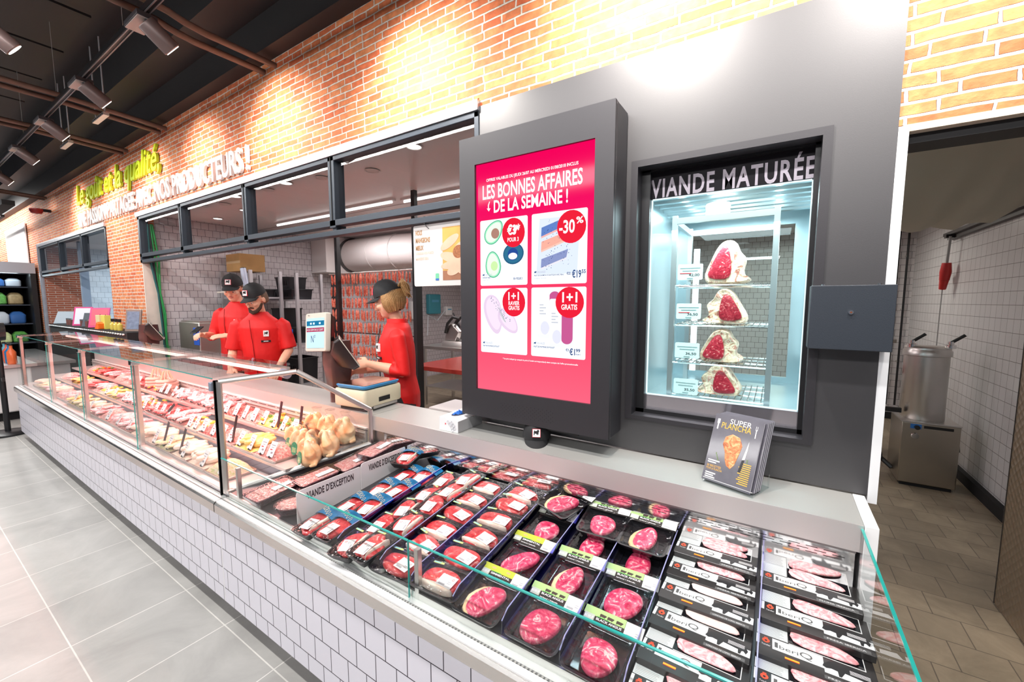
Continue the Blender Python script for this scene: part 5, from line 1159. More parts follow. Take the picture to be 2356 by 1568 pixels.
# ================= WALL LETTERING =================
t = thing('slogan_lettering', 'lime green script lettering Le goût et la qualité, on the brick wall', 'lettering', (-7, P - .02, 2.9))
text('Le goût et la qualité,', .3, mat('lime_letter', (.55, .72, .02), .45), t, (-8.53, P - .018, 2.885), width=3.1, height=.35, bold=.003, ext=.012, shear=.3, world=True, name='script_letters')
t = thing('slogan_lettering', 'white block capitals UNE PASSION PARTAGEE AVEC NOS PRODUCTEURS ! on the brick wall', 'lettering', (-6, P - .02, 2.66))
text('UNE PASSION PARTAGEE AVEC NOS PRODUCTEURS !', .3, mat('white_letter', (.88, .86, .84), .45), t, (-8.53, P - .018, 2.655), width=4.9, height=.20, bold=.006, ext=.012, world=True, name='capital_letters')
# ================= HANGING POSTER =================
t = thing('hanging_sign', 'white hanging poster NOUS MANGEONS MIEUX with a photo of hands holding feed', 'sign', (-1.65, 1.78, 1.69))
Yh = 1.775
MB().rings([[(x, y, z) for x, z in rrect(.62, .352, .012, 3, -1.52, 1.867)] for y in (Yh, Yh + .006)]).obj('board', mat('poster_white', (.60, .57, .56), .5), t, world=True)
br_ = mat('brown_lettering', (.35, .20, .10), .6); tan = mat('tan_lettering', (.66, .50, .42), .6)
for s, z, w, h, m_ in (('NOUS', 1.985, .053, .030, br_), ('MANGEONS', 1.942, .115, .030, br_), ('MIEUX', 1.899, .062, .028, br_), ('LORSQUE NOS PORCS', 1.872, .140, .018, tan), ('MANGENT BIEN.', 1.842, .102, .018, tan)):
    text(s, .03, m_, t, (-1.812, Yh - .001, z), width=w, height=h, bold=.0014, world=True)
pz = B(-1.602, -1.25, Yh - .001, Yh, 1.722, 2.015).obj('photo_print', mat('ochre_photo', (.62, .34, .08), .6, noise=(6, .4)), t, world=True)
B(-1.602, -1.25, Yh - .0014, Yh - .0010, 1.722, 1.775).obj('photo_ground', mat('brown_photo', (.30, .13, .07), .6, noise=(12, .4)), pz, world=True)
hp = mat('hand_photo', (.82, .42, .30), .6, noise=(14, .2))
for k, (cx, cz, rx, rz, a) in enumerate(((-1.55, 1.93, .075, .026, .5), (-1.54, 1.845, .08, .028, -.25), (-1.54, 1.805, .075, .022, .1), (-1.52, 1.775, .05, .026, .3), (-1.45, 1.84, .08, .09, .1))):
    b = MB(); b.face([(x, Yh - .0018 - k * .0003, z) for x, z in ell(cx, cz, rx, rz, a)]); b.obj('hand_print', hp, pz, world=True)
b = MB(); b.face([(x, Yh - .0036, z) for x, z in ell(-1.485, 1.875, .04, .035, .3)]); b.obj('feed_print', mat('feed_grain', (.32, .12, .05), .8, noise=(160, .8)), pz, world=True)
MB().rings([[(x, y, z) for x, z in rrect(.026, .040, .005, 2, -1.645, 1.742)] for y in (Yh - .0012, Yh - .0002)]).obj('green_logo', mat('green_logo', (.15, .50, .30), .5), t, world=True)
B(-1.658, -1.632, Yh - .0016, Yh - .001, 1.722, 1.733).obj('blue_logo', mat('blue_logo', (.03, .15, .45), .5), t, world=True)
MB().box(-1.727, -1.715, Yh - .02, Yh + .01, 2.045, 2.085).tube([(-1.722, Yh - .01, 2.06), (-1.715, Yh - .012, 2.03), (-1.705, Yh, 2.018)], .002, 6).obj('clamp', blackp, t, world=True)

# ================= SAUSAGES =================
def sausage0():
    Pp = [(.004 * sin(pi * k / 8), 0, -.115 * k / 8) for k in range(9)]
    o = MB().tube(Pp, [.003, .0085, .0105, .011, .011, .011, .0105, .0085, .003], 8).obj('sausage', meatm('sausage_skin', [(.3, (.55, .06, .035)), (.5, (.72, .15, .09)), (.66, (.85, .34, .24))], 40, .8, .3, .3), None, smooth=True); return o
s0 = sausage0(); random.seed(12); first = True; cnt = 0
GS = 'raw sausages hanging in linked strings'
lbS = 'pink sausage link hanging in the curtain of strings behind the saleswoman'
for c_ in range(25):
    x = -4.31 + c_ * .0505 + R3(-.006, .006); rows = 8 if c_ > 3 else 6
    for r in range(rows):
        z = 1.905 - r * .132 + R3(-.006, .006)
        for dy in ((0, ) if (c_ + r) % 3 else (0, .03)):
            o = s0 if first else s0.copy()
            if not first: C.objects.link(o)
            first = False; o.location = (x + dy * .5 + R3(-.004, .004), 2.90 + dy + R3(-.01, .01), z); o.rotation_euler = (R3(-.05, .05), R3(-.06, .06), R3(0, 6.2)); o.scale = (1, 1, R3(.92, 1.05)); tag(o, lbS, 'sausage', GS); cnt += 1
t = thing('sausage_rack', 'black and steel rack with rails carrying the hanging sausages', 'rack', (-3.6, 2.93, 0))
MB().cyl((-4.36, 2.9, 1.912), (-3.0, 2.9, 1.912), .008, 8).obj('top_rail', steel, t, world=True)
MB().cyl((-4.36, 2.97, 1.25), (-3.0, 2.97, 1.25), .006, 8).obj('rail', blackp, t, world=True)
MB().cyl((-4.36, 2.97, 1.02), (-3.0, 2.97, 1.02), .006, 8).obj('rail', blackp, t, world=True)
for x in (-4.37, -2.99): MB().box(x - .012, x + .012, 2.93, 2.99, 0, 1.93).obj('upright', blackp, t, world=True)
for x, lb in ((-4.05, 'black steel post from floor to ceiling in front of the sausages'), (-2.87, 'black steel post right of the saleswoman')): tag(B(x - .022, x + .022, 2.78, 2.82, 0, 2.62).obj('steel_post', blackp), lb, 'post')

# ================= PREP ROOM =================
t = thing('air_cooler', 'white ceiling mounted air cooler box on the tiled side wall', 'cooler', (-6.0, 4.3, 2.1))
wh = mat('cooler_white', (.78, .74, .73), .45)
B(-6.24, -5.85, 3.85, 4.85, 2.08, 2.615).obj('casing', wh, t, world=True, bevel=.006)
B(-6.25, -5.84, 3.84, 4.86, 2.05, 2.08).obj('drip_tray', wh, t, world=True, bevel=.01)
MB().lathe([(.262, -5.85), (.275, -5.84), (.275, -5.80), (.262, -5.79)], (0, 4.32, 2.34), 32, 'x').obj('duct_collar', mat('dark_ring', (.06, .06, .06), .4), t, world=True, smooth=True)
t = thing('textile_duct', 'thick white textile air duct running from the cooler', 'duct', (-5, 4.3, 2.1))
MB().tube([(-5.79, 4.32, 2.34), (-5.2, 4.32, 2.34), (-4.75, 4.32, 2.34), (-4.45, 4.34, 2.34), (-4.25, 4.42, 2.34), (-4.12, 4.6, 2.36), (-4.08, 5.2, 2.40), (-4.08, 7.4, 2.40)], [.255, .262, .26, .25, .255, .235, .19, .19], 28).obj('duct_sleeve', wh, t, world=True, smooth=True)
for x in (-5.2, -4.72): MB().lathe([(.262, x - .006), (.268, x), (.262, x + .006)], (0, 4.32, 2.34), 28, 'x').obj('seam_ring', mat('seam_grey', (.6, .57, .56), .5), t, world=True)
for k, (x0, x1, y) in enumerate(((-5.55, -4.15, 2.96), (-4.1, -3.25, 2.90), (-3.2, -1.9, 2.96))):
    t = thing('tube_light', 'white fluorescent tube fitting on the preparation room ceiling, %s from the left' % rown[k].replace('front', 'first'), 'lamp', ((x0 + x1) / 2, y, 2.55))
    B(x0, x1, y - .025, y + .025, 2.60, 2.62).obj('fitting', wh, t, world=True); MB().cyl((x0 + .03, y, 2.588), (x1 - .03, y, 2.588), .011, 10).obj('tube', emis('tube_white', (1, .98, .96), 2.2), t, world=True)
for k, (x, y, on) in enumerate(((-5.84, 1.95, 1), (-5.2, 2.0, 0), (-4.46, 2.0, 1), (-5.82, 2.4, 1), (-5.04, 2.35, 1), (-3.6, 2.02, 1), (-2.06, 2.02, 1), (-4.9, 2.1, 0), (-3.95, 2.05, 0), (-3.2, 2.1, 0), (-2.7, 2.2, 0))):
    t = thing('ceiling_downlight', '%s round recessed downlight, number %s along the preparation room ceiling' % (('unlit', 'lit')[on], ordn[k]), 'lamp', (x, y, 2.615)); MB().lathe([(.055, 0), (.06, -.004), (.05, -.006), (.045, 0)], n=20).obj('ring', wh, t)
    MB().lathe([(.044, -.003), (.044, -.001)], n=18).obj('lamp_face', emis('downlight_glow', (1, .97, .92), 4) if on else mat('lamp_off', (.7, .66, .64), .4), t)
# shelving racks
def rack(x0, x1, y0, y1, zs, lb, top):
    t = thing('steel_shelving', lb, 'shelving', ((x0 + x1) / 2, (y0 + y1) / 2, 0)); rm = mat('shelf_grey', (.50, .48, .50), .4, .6)
    for x in (x0, x1):
        for y in (y0, y1): MB().box(x - .018, x + .018, y - .018, y + .018, 0, top).obj('upright', rm, t, world=True)
    for z in zs: B(x0, x1, y0, y1, z - .02, z).obj('shelf', rm, t, world=True)
    return t
blk2 = mat('black_crate_plastic', (.015, .015, .018), .3)
def crate(x, y, z, w, d, h, lb, g='black plastic crates on the shelving'):
    t = thing('plastic_crate', lb, 'crate', (x, y, z), 0, g)
    R = [[(xx, yy, zz) for xx, yy in rrect(w - 2 * k, d - 2 * k, .02, 3)] for zz, k in ((0, .012), (h - .015, 0), (h - .015, -.008), (h, -.008), (h, .006), (.01, .02))]
    MB().rings(R).obj('body', blk2, t, smooth=True); m = MB(); [m.box(-w * .3 + q * w * .12, -w * .27 + q * w * .12, -d / 2 - .002, -d / 2 + .01, h * .3, h * .7) for q in range(6)]; m.obj('ribs', blk2, t); return t
rack(-6.15, -5.25, 3.02, 3.36, (.5, 1.05, 1.63), 'grey shelving rack with black crates left of the sausages', 1.97)
rack(-6.20, -5.45, 2.56, 2.92, (.6, 1.2, 1.66), 'grey shelving rack partly hidden behind the two men', 1.99)
for x, y, z, w, d, h, lb in ((-5.72, 3.19, 1.632, .62, .3, .14, 'wide black crate on the top shelf'), (-5.68, 3.19, 1.775, .34, .26, .16, 'black crate stacked on top of the wide crate'), (-5.5, 3.19, 1.052, .30, .26, .20, 'black crate on the middle shelf'), (-5.82, 3.19, 1.052, .26, .3, .46, 'tall black bin on the middle shelf'), (-5.55, 3.19, .502, .4, .3, .34, 'black crate on the lower shelf'), (-5.75, 2.74, 1.662, .5, .28, .1, 'flat black crate on the shelf behind the bearded man')): crate(x, y, z, w, d, h, lb)
t = thing('cardboard_box', 'brown cardboard box on top of the rack behind the taller man', 'box', (-5.95, 2.74, 1.992)); MB().box(-.17, .20, -.15, .15, 0, .22).obj('carton', mat('cardboard', (.42, .24, .09), .8, noise=(9, .15)), t); MB().box(-.17, .20, -.1515, -.15, .10, .13).obj('packing_tape', mat('tan_tape', (.55, .38, .2), .4), t)
t = thing('plastic_roll', 'roll of clear bluish plastic bags leaning against the cardboard box', 'roll', (-5.66, 2.62, 1.68)); MB().cyl((0, 0, 0), (-.09, 0, .34), .035, 14).obj('roll', mat('bluish_plastic', (.55, .62, .78), .2), t, smooth=True); MB().cyl((-.09, 0, .34), (-.092, 0, .347), .034, 12).obj('roll_end', blackp, t)
t = thing('vacuum_machine', 'steel vacuum packing machine with a raised clear lid by the left wall', 'machine', (-5.85, 2.25, .9)); B(-.28, .28, -.22, .22, .002, .46).obj('housing', steeld, t, bevel=.01); B(-.26, .26, -.2, .2, .46, .475).obj('chamber_rim', steel, t); B(.14, .28, -.225, -.22, .2, .40).obj('control_panel', mat('blue_control', (.02, .10, .5), .4), t)
MB().rings([[(x, .2 + y, z) for x, z in rrect(.5, .36, .05, 4, 0, .70)] for y in (0, .01)]).obj('clear_lid', glassm('acrylic', 0), t)
MB().cyl((-.2, .19, .82), (.26, .19, .82), .012, 10).obj('lid_bar', mat('seal_bar', (.6, .55, .5), .4), t)
def table(x0, x1, y0, y1, z, tm, lb, nm='work_table'):
    t = thing(nm, lb, 'table', ((x0 + x1) / 2, (y0 + y1) / 2, 0)); B(x0, x1, y0, y1, z - .045, z).obj('tabletop', tm, t, world=True, bevel=.002)
    for x in (x0 + .05, x1 - .05):
        for y in (y0 + .05, y1 - .05): B(x - .02, x + .02, y - .02, y + .02, 0, z - .045).obj('leg', steel, t, world=True)
    B(x0 + .05, x1 - .05, y0 + .05, y1 - .05, .28, .30).obj('undershelf', steel, t, world=True); return t
redt = mat('oxblood_board', (.33, .035, .025), .22)
table(-6.15, -5.45, 2.0, 2.48, .9, redt, 'dark red topped table under the vacuum machine')
table(-3.4, -1.35, 3.22, 4.2, .90, redt, 'dark red topped work table right of the saleswoman')
tb = table(-2.35, -1.25, 2.36, 2.72, .74, steel, 'low steel table with white boards behind the worktop')
tag(B(-2.32, -1.93, 2.38, 2.70, .741, .756).obj('cutting_board', white, bevel=.003), 'white cutting board on the low steel table, left one', 'board', 'white cutting boards'); tag(B(-1.88, -1.40, 2.38, 2.70, .741, .756).obj('cutting_board', white, bevel=.003), 'white cutting board on the low steel table, right one', 'board', 'white cutting boards')
table(-4.6, -3.0, 4.55, 5.3, .93, steel, 'steel table carrying the meat slicer')
t = thing('meat_slicer', 'steel gravity slicer with round blade and black guard', 'slicer', (-4.0, 4.85, .931))
MB().rings([[(x, y, z) for x, y in rrect(.55 * k, .42 * k, .05)] for z, k in ((0, 1), (.05, 1), (.08, .9))]).obj('base', steel, t, smooth=True)
MB().lathe([(.03, -.03), (.17, -.02), (.18, 0), (.05, .015)], n=32, ax='y').obj('blade_cover', chrome, t, smooth=True, M=Matrix.Translation((.05, -.05, .28)) @ Matrix.Rotation(-.35, 4, 'Y'))
MB().prism([(-.26, .08), (-.05, .08), (.02, .22), (-.12, .34), (-.20, .30)], -.12, -.02, 'y').obj('feed_carriage', steel, t, bevel=.008)
MB().tube([(-.22, -.14, .20), (-.16, -.16, .34), (-.05, -.16, .44), (.06, -.14, .42)], .022, 10).obj('black_guard', blackp, t, smooth=True)
MB().cyl((-.05, -.1, .42), (-.1, -.1, .50), .012, 10).obj('handle', blackp, t)
# wall boxes on the left wall far end
for x, y, z, w, h, mm, lb in ((-6.2, 6.55, 1.55, .35, .42, mat('teal_box', (.05, .30, .38), .4), 'teal hand washing dispenser box on the tiled wall'), (-6.2, 6.0, 1.43, .24, .36, white, 'white soap dispenser on the tiled wall'), (-6.2, 7.0, 1.4, .2, .2, white, 'white roll holder on the tiled wall')):
    t = thing('wall_dispenser', lb, 'dispenser', (x, y, z)); B(-.05, .06, -w / 2, w / 2, -h / 2, h / 2).obj('case', mm, t, bevel=.02); B(.06, .064, -w * .3, w * .3, h * .1, h * .22).obj('sticker', mat('blue_sticker', (.1, .4, .6), .5), t)
tag(MB().tube([(-6.17, 6.9, 1.42), (-6.14, 6.6, 1.2), (-6.12, 6.3, 1.32), (-6.1, 6.25, .9)], .012, 8).obj('hose', mat('pale_hose', (.7, .75, .8), .4), smooth=True), 'pale hose hanging on the tiled wall by the dispensers', 'hose')
t = thing('cable_bundle', 'bundle of green and black cables down the left reveal of the opening', 'cable', (-6.2, 1.86, .9))
for k, (c, dx) in enumerate(((mat('green_cable', (.02, .30, .07), .4), .012), (mat('teal_cable', (.01, .10, .10), .4), -.012), (blackp, 0), (mat('green_cable', 0), .03))):
    MB().tube([(-6.2, 1.84 + dx, 2.5), (-6.2, 1.85 + dx * 2, 2.1), (-6.2, 1.87 + dx, 1.85), (-6.2, 1.885 + dx * .4, 1.7), (-6.2, 1.90 + dx, 1.45), (-6.2, 1.905 + dx * .6, 1.2), (-6.2, 1.90 + dx, .6)], .011, 8).obj('cable', c, t, world=True, smooth=True)
tag(B(-6.34, -6.32, 2.0, 2.6, .8, 1.6).obj('pillar_board', plaster), 'cream board in the pillar reveal', 'board') if 0 else None
tag(MB().tube([(-6.18, 4.2, 1.92), (-6.1, 4.2, 1.95), (-6.08, 4.2, 1.88), (-6.08, 4.2, .0)], .022, 10).obj('drain_pipe', blackp, smooth=True), 'black drain pipe on the tiled wall between shelving and sausages', 'pipe')
# far window room
t = thing('far_room_cooler', 'round faced white cooler behind the far left window', 'cooler', (-8.2, 3.95, 2.19)); B(-.5, .3, 0, .649, -.1, .43).obj('casing', mat('bluish_white', (.6, .7, .8), .4), t); MB().lathe([(.02, -.03), (.24, -.02), (.25, 0)], (.05, 0, .15), 24, 'y').obj('fan_cover', white, t, smooth=True)
struct('trim_8', B(-9.9, -9.82, P + .2, P + .3, 0, 2.6), mat('blue_post', (.25, .32, .42), .4))
struct('wall_far', B(-11.3, -6.36, 4.6, 4.66, 0, 2.62), tilem('bluish_tiles_far', .16, .085, (.60, .68, .78), (.25, .30, .38), .3, .004, 'xz', var=.03))

# ================= THINGS AT THE FAR END OF THE WORKTOP =================
fx = thing('black_display_riser', 'long black riser with a shiny beaded edge at the far end of the worktop', 'shelf', (-7, 1.62, .951))
B(-9.6, -6.02, 1.52, 1.74, .951, 1.26).obj('riser_box', blackm, fx, world=True); B(-9.6, -7.43, 1.5, 1.745, 0, .951).obj('cabinet_below', blackm, fx, world=True); m = MB()
m.tube([(-9.58 + k * .022, 1.512, 1.238) for k in range(161)], [(.006, .014, .018, .014)[k % 4] for k in range(161)], 8, True, [.7] * 161)
m.obj('beaded_edge', chrome, fx, world=True, smooth=True)
Z0 = 1.2615
def leaner(x, w, h, rz, tilt, mm, lb, nm='display_card', inner=None, cat='card'):
    t = thing(nm, lb, cat, (x, 1.62, Z0), rz); M = Matrix.Rotation(tilt, 4, 'X'); MB().box(-w / 2, w / 2, -.008, .008, 0, h).obj('board', mm, t, M=M, bevel=.002)
    if inner: MB().box(-w / 2 + .018, w / 2 - .018, -.0095, -.008, .025, h - .02).obj('picture', inner, t, M=M)
    return t
mg = mat('magenta_frame', (.65, .04, .22), .35)
leaner(-9.35, .22, .22, .9, -.6, mat('grey_blue_card', (.25, .32, .38), .4), 'grey blue tilted card at the far left of the riser')
leaner(-8.30, .20, .28, .95, -.35, mg, 'pink framed pale card leaning on the riser, left one', inner=mat('pale_card', (.7, .72, .85), .4))
leaner(-7.52, .20, .28, 1.0, -.42, mg, 'pink framed red card leaning on the riser, right one', inner=mat('red_card', (.70, .08, .15), .4))
leaner(-7.85, .20, .20, .85, -.4, mat('slate_folder', (.06, .07, .10), .4), 'dark slate folder between the pink cards')
t = leaner(-6.20, .17, .25, .62, -.16, mat('taupe_frame', (.28, .20, .17), .4), 'taupe framed picture of a bottle scene by the brick pillar', 'picture_frame', mat('blue_picture', (.20, .24, .34), .4, noise=(25, .6)), 'picture')
for k, (x, c, lb) in enumerate(((-7.30, (.80, .70, .38), 'cream gift box on the riser, left'), (-7.08, (.75, .72, .15), 'lime and cream gift box on the riser, right'))):
    t = thing('gift_box', lb, 'box', (x, 1.60, Z0)); B(-.075, .075, -.03, .03, 0, .17).obj('carton', mat('gift%d' % k, c, .4), t, bevel=.002); B(-.03, .03, -.031, -.03, .03, .08).obj('label', mat('cream_label', (.85, .8, .6), .5), t); MB().tube([(-.015, 0, .16), (0, 0, .178), (.015, 0, .16)], .003, 6).obj('cord_handle', blackp, t)
for k, x in enumerate((-6.78, -6.65, -6.52)):
    t = thing('oil_bottle', 'small golden bottle with black cap, %s in the row on the riser' % ('left', 'middle', 'right')[k], 'bottle', (x, 1.59, Z0), 0, 'small bottles on the riser'); MB().lathe([(.024, 0), (.026, .01), (.026, .07), (.012, .085), (.011, .10)], n=14).obj('bottle_glass', mat('golden_oil', (.75, .60, .12), .1), t, smooth=True); MB().lathe([(.016, .10), (.016, .135)], n=12).obj('cap', blackp, t)
for k, x in enumerate((-8.75, -8.62, -8.02, -7.78)):
    t = thing('spice_jar', 'small spice jar with a chrome lid on the riser, %s from the left' % rown[k].replace('front', 'first'), 'jar', (x, 1.575, Z0), 0, 'spice jars on the riser'); MB().lathe([(.024, 0), (.024, .08)], n=14).obj('jar', mat('dark_spice', (.20, .09, .08), .15), t); MB().lathe([(.025, .08), (.025, .10)], n=14).obj('lid', chrome, t)
tag(MB().prism([(-.09, 0), (.07, 0), (.08, .07), (.02, .09), (-.03, .04)], -.03, .03, 'y').obj('orange_tray', mat('bright_orange', (.90, .18, .02), .35), loc=(-7.12, 1.545, Z0), bevel=.004), 'bright orange plastic holder in front of the gift boxes', 'holder')

# ================= CHILLED MULTIDECK AT THE LEFT END =================
t = thing('chilled_salad_cabinet', 'dark open chilled cabinet with grey fascia holding salads at the far left', 'cabinet', (-12.1, 1.2, 0))
B(-12.6, -11.6, -1.5, 1.73, 2.12, 2.31).obj('fascia', mat('grey_fascia', (.42, .42, .46), .4), t, world=True)
B(-12.6, -12.5, -1.5, 1.73, 0, 2.12).obj('back', blackm, t, world=True); B(-12.6, -11.6, 1.66, 1.73, 0, 2.12).obj('side', blackp, t, world=True); B(-12.6, -11.6, -1.5, 1.66, 0, .5).obj('plinth', blackp, t, world=True)
for k, z in enumerate((.85, 1.2, 1.55, 1.88)): B(-12.5, -11.75 - k * .06, -1.45, 1.66, z - .02, z).obj('shelf', mat('dark_shelf', (.05, .06, .08), .3), t, world=True)
area('salad_cabinet_light', (-11.9, .4, 2.1), (0, radians(-25), 0), .05, 2.3, 6, (.8, .95, 1))
sm = [mat('salad_green', (.12, .38, .08), .4, noise=(40, .8)), mat('pale_salad', (.55, .62, .30), .4, noise=(40, .6)), mat('blue_pack', (.05, .16, .45), .3), mat('white_pack', (.65, .72, .80), .3), mat('brown_pack', (.35, .25, .12), .5, noise=(30, .5))]
random.seed(4)
for k, z in enumerate((.851, 1.201, 1.551, 1.881)):
    for j in range(6):
        if k == 3 and j == 5: continue
        y = 1.50 - j * .2; h = (.2, .22, .22, .16)[k]
        t = thing('salad_pack', 'bag of salad in the dark chilled cabinet, shelf %s' % rown[k].replace('front', 'lowest'), 'salad pack', (-11.95 - k * .05, y, z), 0, 'packs in the chilled cabinet')
        o = MB().rings([[(x * k, yy * k, zz) for x, yy in rrect(.26, .19, .04)] for zz, k in ((0, .85), (h * .1, 1), (h * .7, .95 + .1 * random.random()), (h * .95, .6), (h, .35))]).obj('bag', sm[(k * 2 + j) % 5] if k < 3 else sm[3 - j % 2], t, smooth=True)
# far chilled island + stanchion
t = thing('barrier_post', 'black barrier post with a red retractable belt cassette and round base', 'barrier', (-7.78, .80, 0))
MB().lathe([(.19, 0), (.19, .02), (.17, .035), (.03, .045)], n=32).obj('base', blackp, t, smooth=True); MB().cyl((0, 0, .03), (0, 0, 1.18), .026, 16).obj('pole', blackp, t, smooth=True)
MB().lathe([(.10, -.055), (.10, .055)], (0, 0, 1.24), 24, 'y').obj('cassette', mat('red_cassette', (.75, .03, .02), .35), t, smooth=True); MB().lathe([(.105, -.06), (.112, 0), (.105, .06), (.098, .05), (.098, -.05)], (0, 0, 1.245), 24, 'y').obj('black_rim', blackp, t)
MB().box(.02, .11, -.012, .012, .66, .70).obj('clip', blackp, t)
t = thing('far_island_cabinet', 'low chilled island with bottles beyond the barrier post at the left edge', 'cabinet', (-9.6, .75, 0)); B(-11.2, -8.6, .25, 1.15, .12, .72).obj('body', white, t, world=True, bevel=.02); B(-11.25, -8.55, .2, 1.2, .72, .76).obj('rail', steel, t, world=True); B(-11.1, -8.7, .3, 1.1, 0, .12).obj('plinth', blackm, t, world=True)
for x, c in ((-8.7, (.75, .15, .05)), (-8.85, (.02, .15, .35)), (-9.0, (.65, .1, .05)), (-9.2, (.1, .3, .4))):
    q = thing('sauce_bottle', 'coloured bottle standing on the far chilled island', 'bottle', (x, 1.0, .761), 0, 'bottles on the far island'); MB().lathe([(.04, 0), (.045, .02), (.045, .16), (.015, .21), (.015, .25)], n=14).obj('bottle', mat('btl%d' % int(-x * 100), c, .2), q, smooth=True); MB().lathe([(.017, .25), (.017, .275)], n=10).obj('cap', blackp, q)

# ================= CORRIDOR =================
t = thing('textile_air_sock', 'large sagging off white textile air sock hanging across the corridor ceiling', 'duct', (.9, 3.6, 2.1))
cl = mat('off_white_cloth', (.52, .50, .42), .8, bump=(3, .3)); prof = [(2.0, 2.60), (2.35, 2.50), (2.9, 2.36), (3.4, 2.22), (3.8, 2.13), (4.1, 2.11), (4.35, 2.16), (4.5, 2.30), (4.5, 2.58)]
b = MB(); V = []
for i in range(25):
    x = .1 + 1.36 * i / 24; V.append([b.b.verts.new((x, y, min(2.585, z + .004 * sin(i * 1.9) * j + (max(0, x - 1.0) ** 2) * (1.1 if 2 < j < 8 else .3)))) for j, (y, z) in enumerate(prof)])
for i in range(24):
    for j in range(8): b.b.faces.new((V[i][j], V[i + 1][j], V[i + 1][j + 1], V[i][j + 1]))
o = b.obj('cloth', cl, t, world=True, smooth=True); q = o.modifiers.new('solid', 'SOLIDIFY'); q.thickness = .01
B(.1, 1.46, 2.52, 2.56, 2.42, 2.445).obj('dark_seam_bar', mat('dark_bar', (.10, .09, .07), .5), t, world=True)
tag(MB().box(1.42, 1.499, 2.95, 6.1, 2.27, 2.30).box(1.455, 1.499, 2.95, 6.1, 2.235, 2.27).obj('wall_rail', mat('dark_wall_rail', (.06, .055, .055), .5)), 'dark cable rail along the top of the corridor wall', 'rail')
t = thing('hanging_power_plug', 'red industrial power plug hanging on a cord beside the corridor wall', 'plug', (1.42, 5.9, 1.85)); rp = mat('industrial_red', (.50, .02, .02), .35)
MB().cyl((0, 0, .14), (0, -.03, .40), .012, 8).obj('cord_grip', mat('grey_cord', (.35, .35, .35), .5), t); MB().box(-.03, .03, -.03, .03, .385, .42).obj('cord_hook', blackp, t)
MB().tube([(0, 0, .14), (0, .01, .05), (0, .03, -.03)], [.035, .045, .038], 14).obj('socket_body', rp, t, smooth=True); MB().tube([(0, .03, -.03), (0, .06, -.12)], [.036, .028], 14).obj('plug_body', rp, t, smooth=True); MB().lathe([(.001, -.008), (.04, -.006), (.04, .006)], (0, .085, .02), 14, 'x').obj('socket_flap', rp, t)
MB().tube([(0, .06, -.12), (0, .07, -.4), (0, .07, -.75), (0, .03, -1.0)], .005, 6).obj('power_cord', mat('grey_cord', 0), t, smooth=True)
t = thing('sausage_filler', 'stainless steel sausage filling machine with a tall cylinder and clamp handles', 'machine', (1.15, 4.98, 0)); ds_ = mat('dark_steel', (.42, .38, .32), .3, 1, noise=(4, .1))
B(-.18, .185, -.2, .2, .03, .565).obj('cabinet', ds_, t, bevel=.006); B(-.16, .165, -.18, .18, 0, .03).obj('foot', blackm, t); B(-.182, .187, -.202, .202, .565, .575).obj('top_plate', steel, t)
MB().lathe([(.145, .575), (.147, .58), (.147, 1.13), (.158, 1.135), (.158, 1.175), (.15, 1.185), (.15, 1.205), (.13, 1.215), (.02, 1.22)], (-.02, 0, 0), 40).obj('cylinder', steel, t, smooth=True)
for x in (-.13, .11):
    MB().lathe([(.035, 1.205), (.035, 1.235), (.02, 1.24), (.02, 1.265)], (x, -.05, 0), 16).obj('clamp_nut', chrome, t, smooth=True); MB().cyl((x, -.05, 1.255), (x + .075, -.07, 1.325), .014, 10).obj('handle', blackp, t, smooth=True)
MB().lathe([(.022, 0), (.022, .004)], (-.09, -.2, 0), 20, 'y').obj('gauge_face', white, t, M=Matrix.Translation((0, -.006, .45))); 
MB().lathe([(.025, -.2), (.028, -.205), (.024, -.21)], (-.09, 0, .45), 20, 'y').obj('gauge_ring', chrome, t)
B(-.125, -.055, -.204, -.2, .515, .555).obj('blue_plate', mat('blue_plate', (.03, .18, .55), .4), t); MB().cyl((-.085, -.2, .53), (-.085, -.23, .53), .018, 14).obj('knob', blackp, t, smooth=True); MB().box(-.04, .14, -.203, -.2, .525, .548).obj('slot', blackm, t, bevel=.004)
MB().tube([(.185, .05, .45), (.24, .05, .42), (.25, .05, .30), (.19, .05, .2)], .008, 8).obj('hose', blackp, t, smooth=True); MB().cyl((-.26, .05, .15), (-.18, .0, .08), .02, 8).obj('castor_arm', blackp, t); MB().lathe([(.04, -.02), (.04, .02)], (-.27, .05, .16), 14, 'x').obj('foot_pedal', blackp, t)
MB().box(-.30, -.17, -.1, -.06, .62, .66).obj('lever_arm', blackp, t, M=Matrix.Rotation(0, 4, 'Y'))
t2 = table(.45, .93, 5.3, 6.0, .95, redt, 'red edged steel table behind the sausage filler')
t = thing('burger_press', 'steel machine part with white plastic rollers on the rear table', 'machine', (.86, 5.6, .951)); 
MB().box(-.06, .06, -.08, .08, 0, .2).obj('stand', steel, t); wr = mat('white_nylon', (.85, .84, .8), .4)
for k in range(5): MB().lathe([(.03, -.012), (.055, -.008), (.055, .008), (.03, .012)], (-.03, -.1 + 0, .26), 16, 'x').obj('roller', wr, t, smooth=True, M=Matrix.Translation((k * .035 - .05, 0, .03 * (k % 2))))
MB().cyl((-.12, -.1, .26), (.16, -.1, .26), .02, 12).obj('axle', steel, t); MB().lathe([(.035, -.01), (.05, 0), (.035, .01)], (0, -.12, .1), 16, 'y').obj('ring', wr, t)
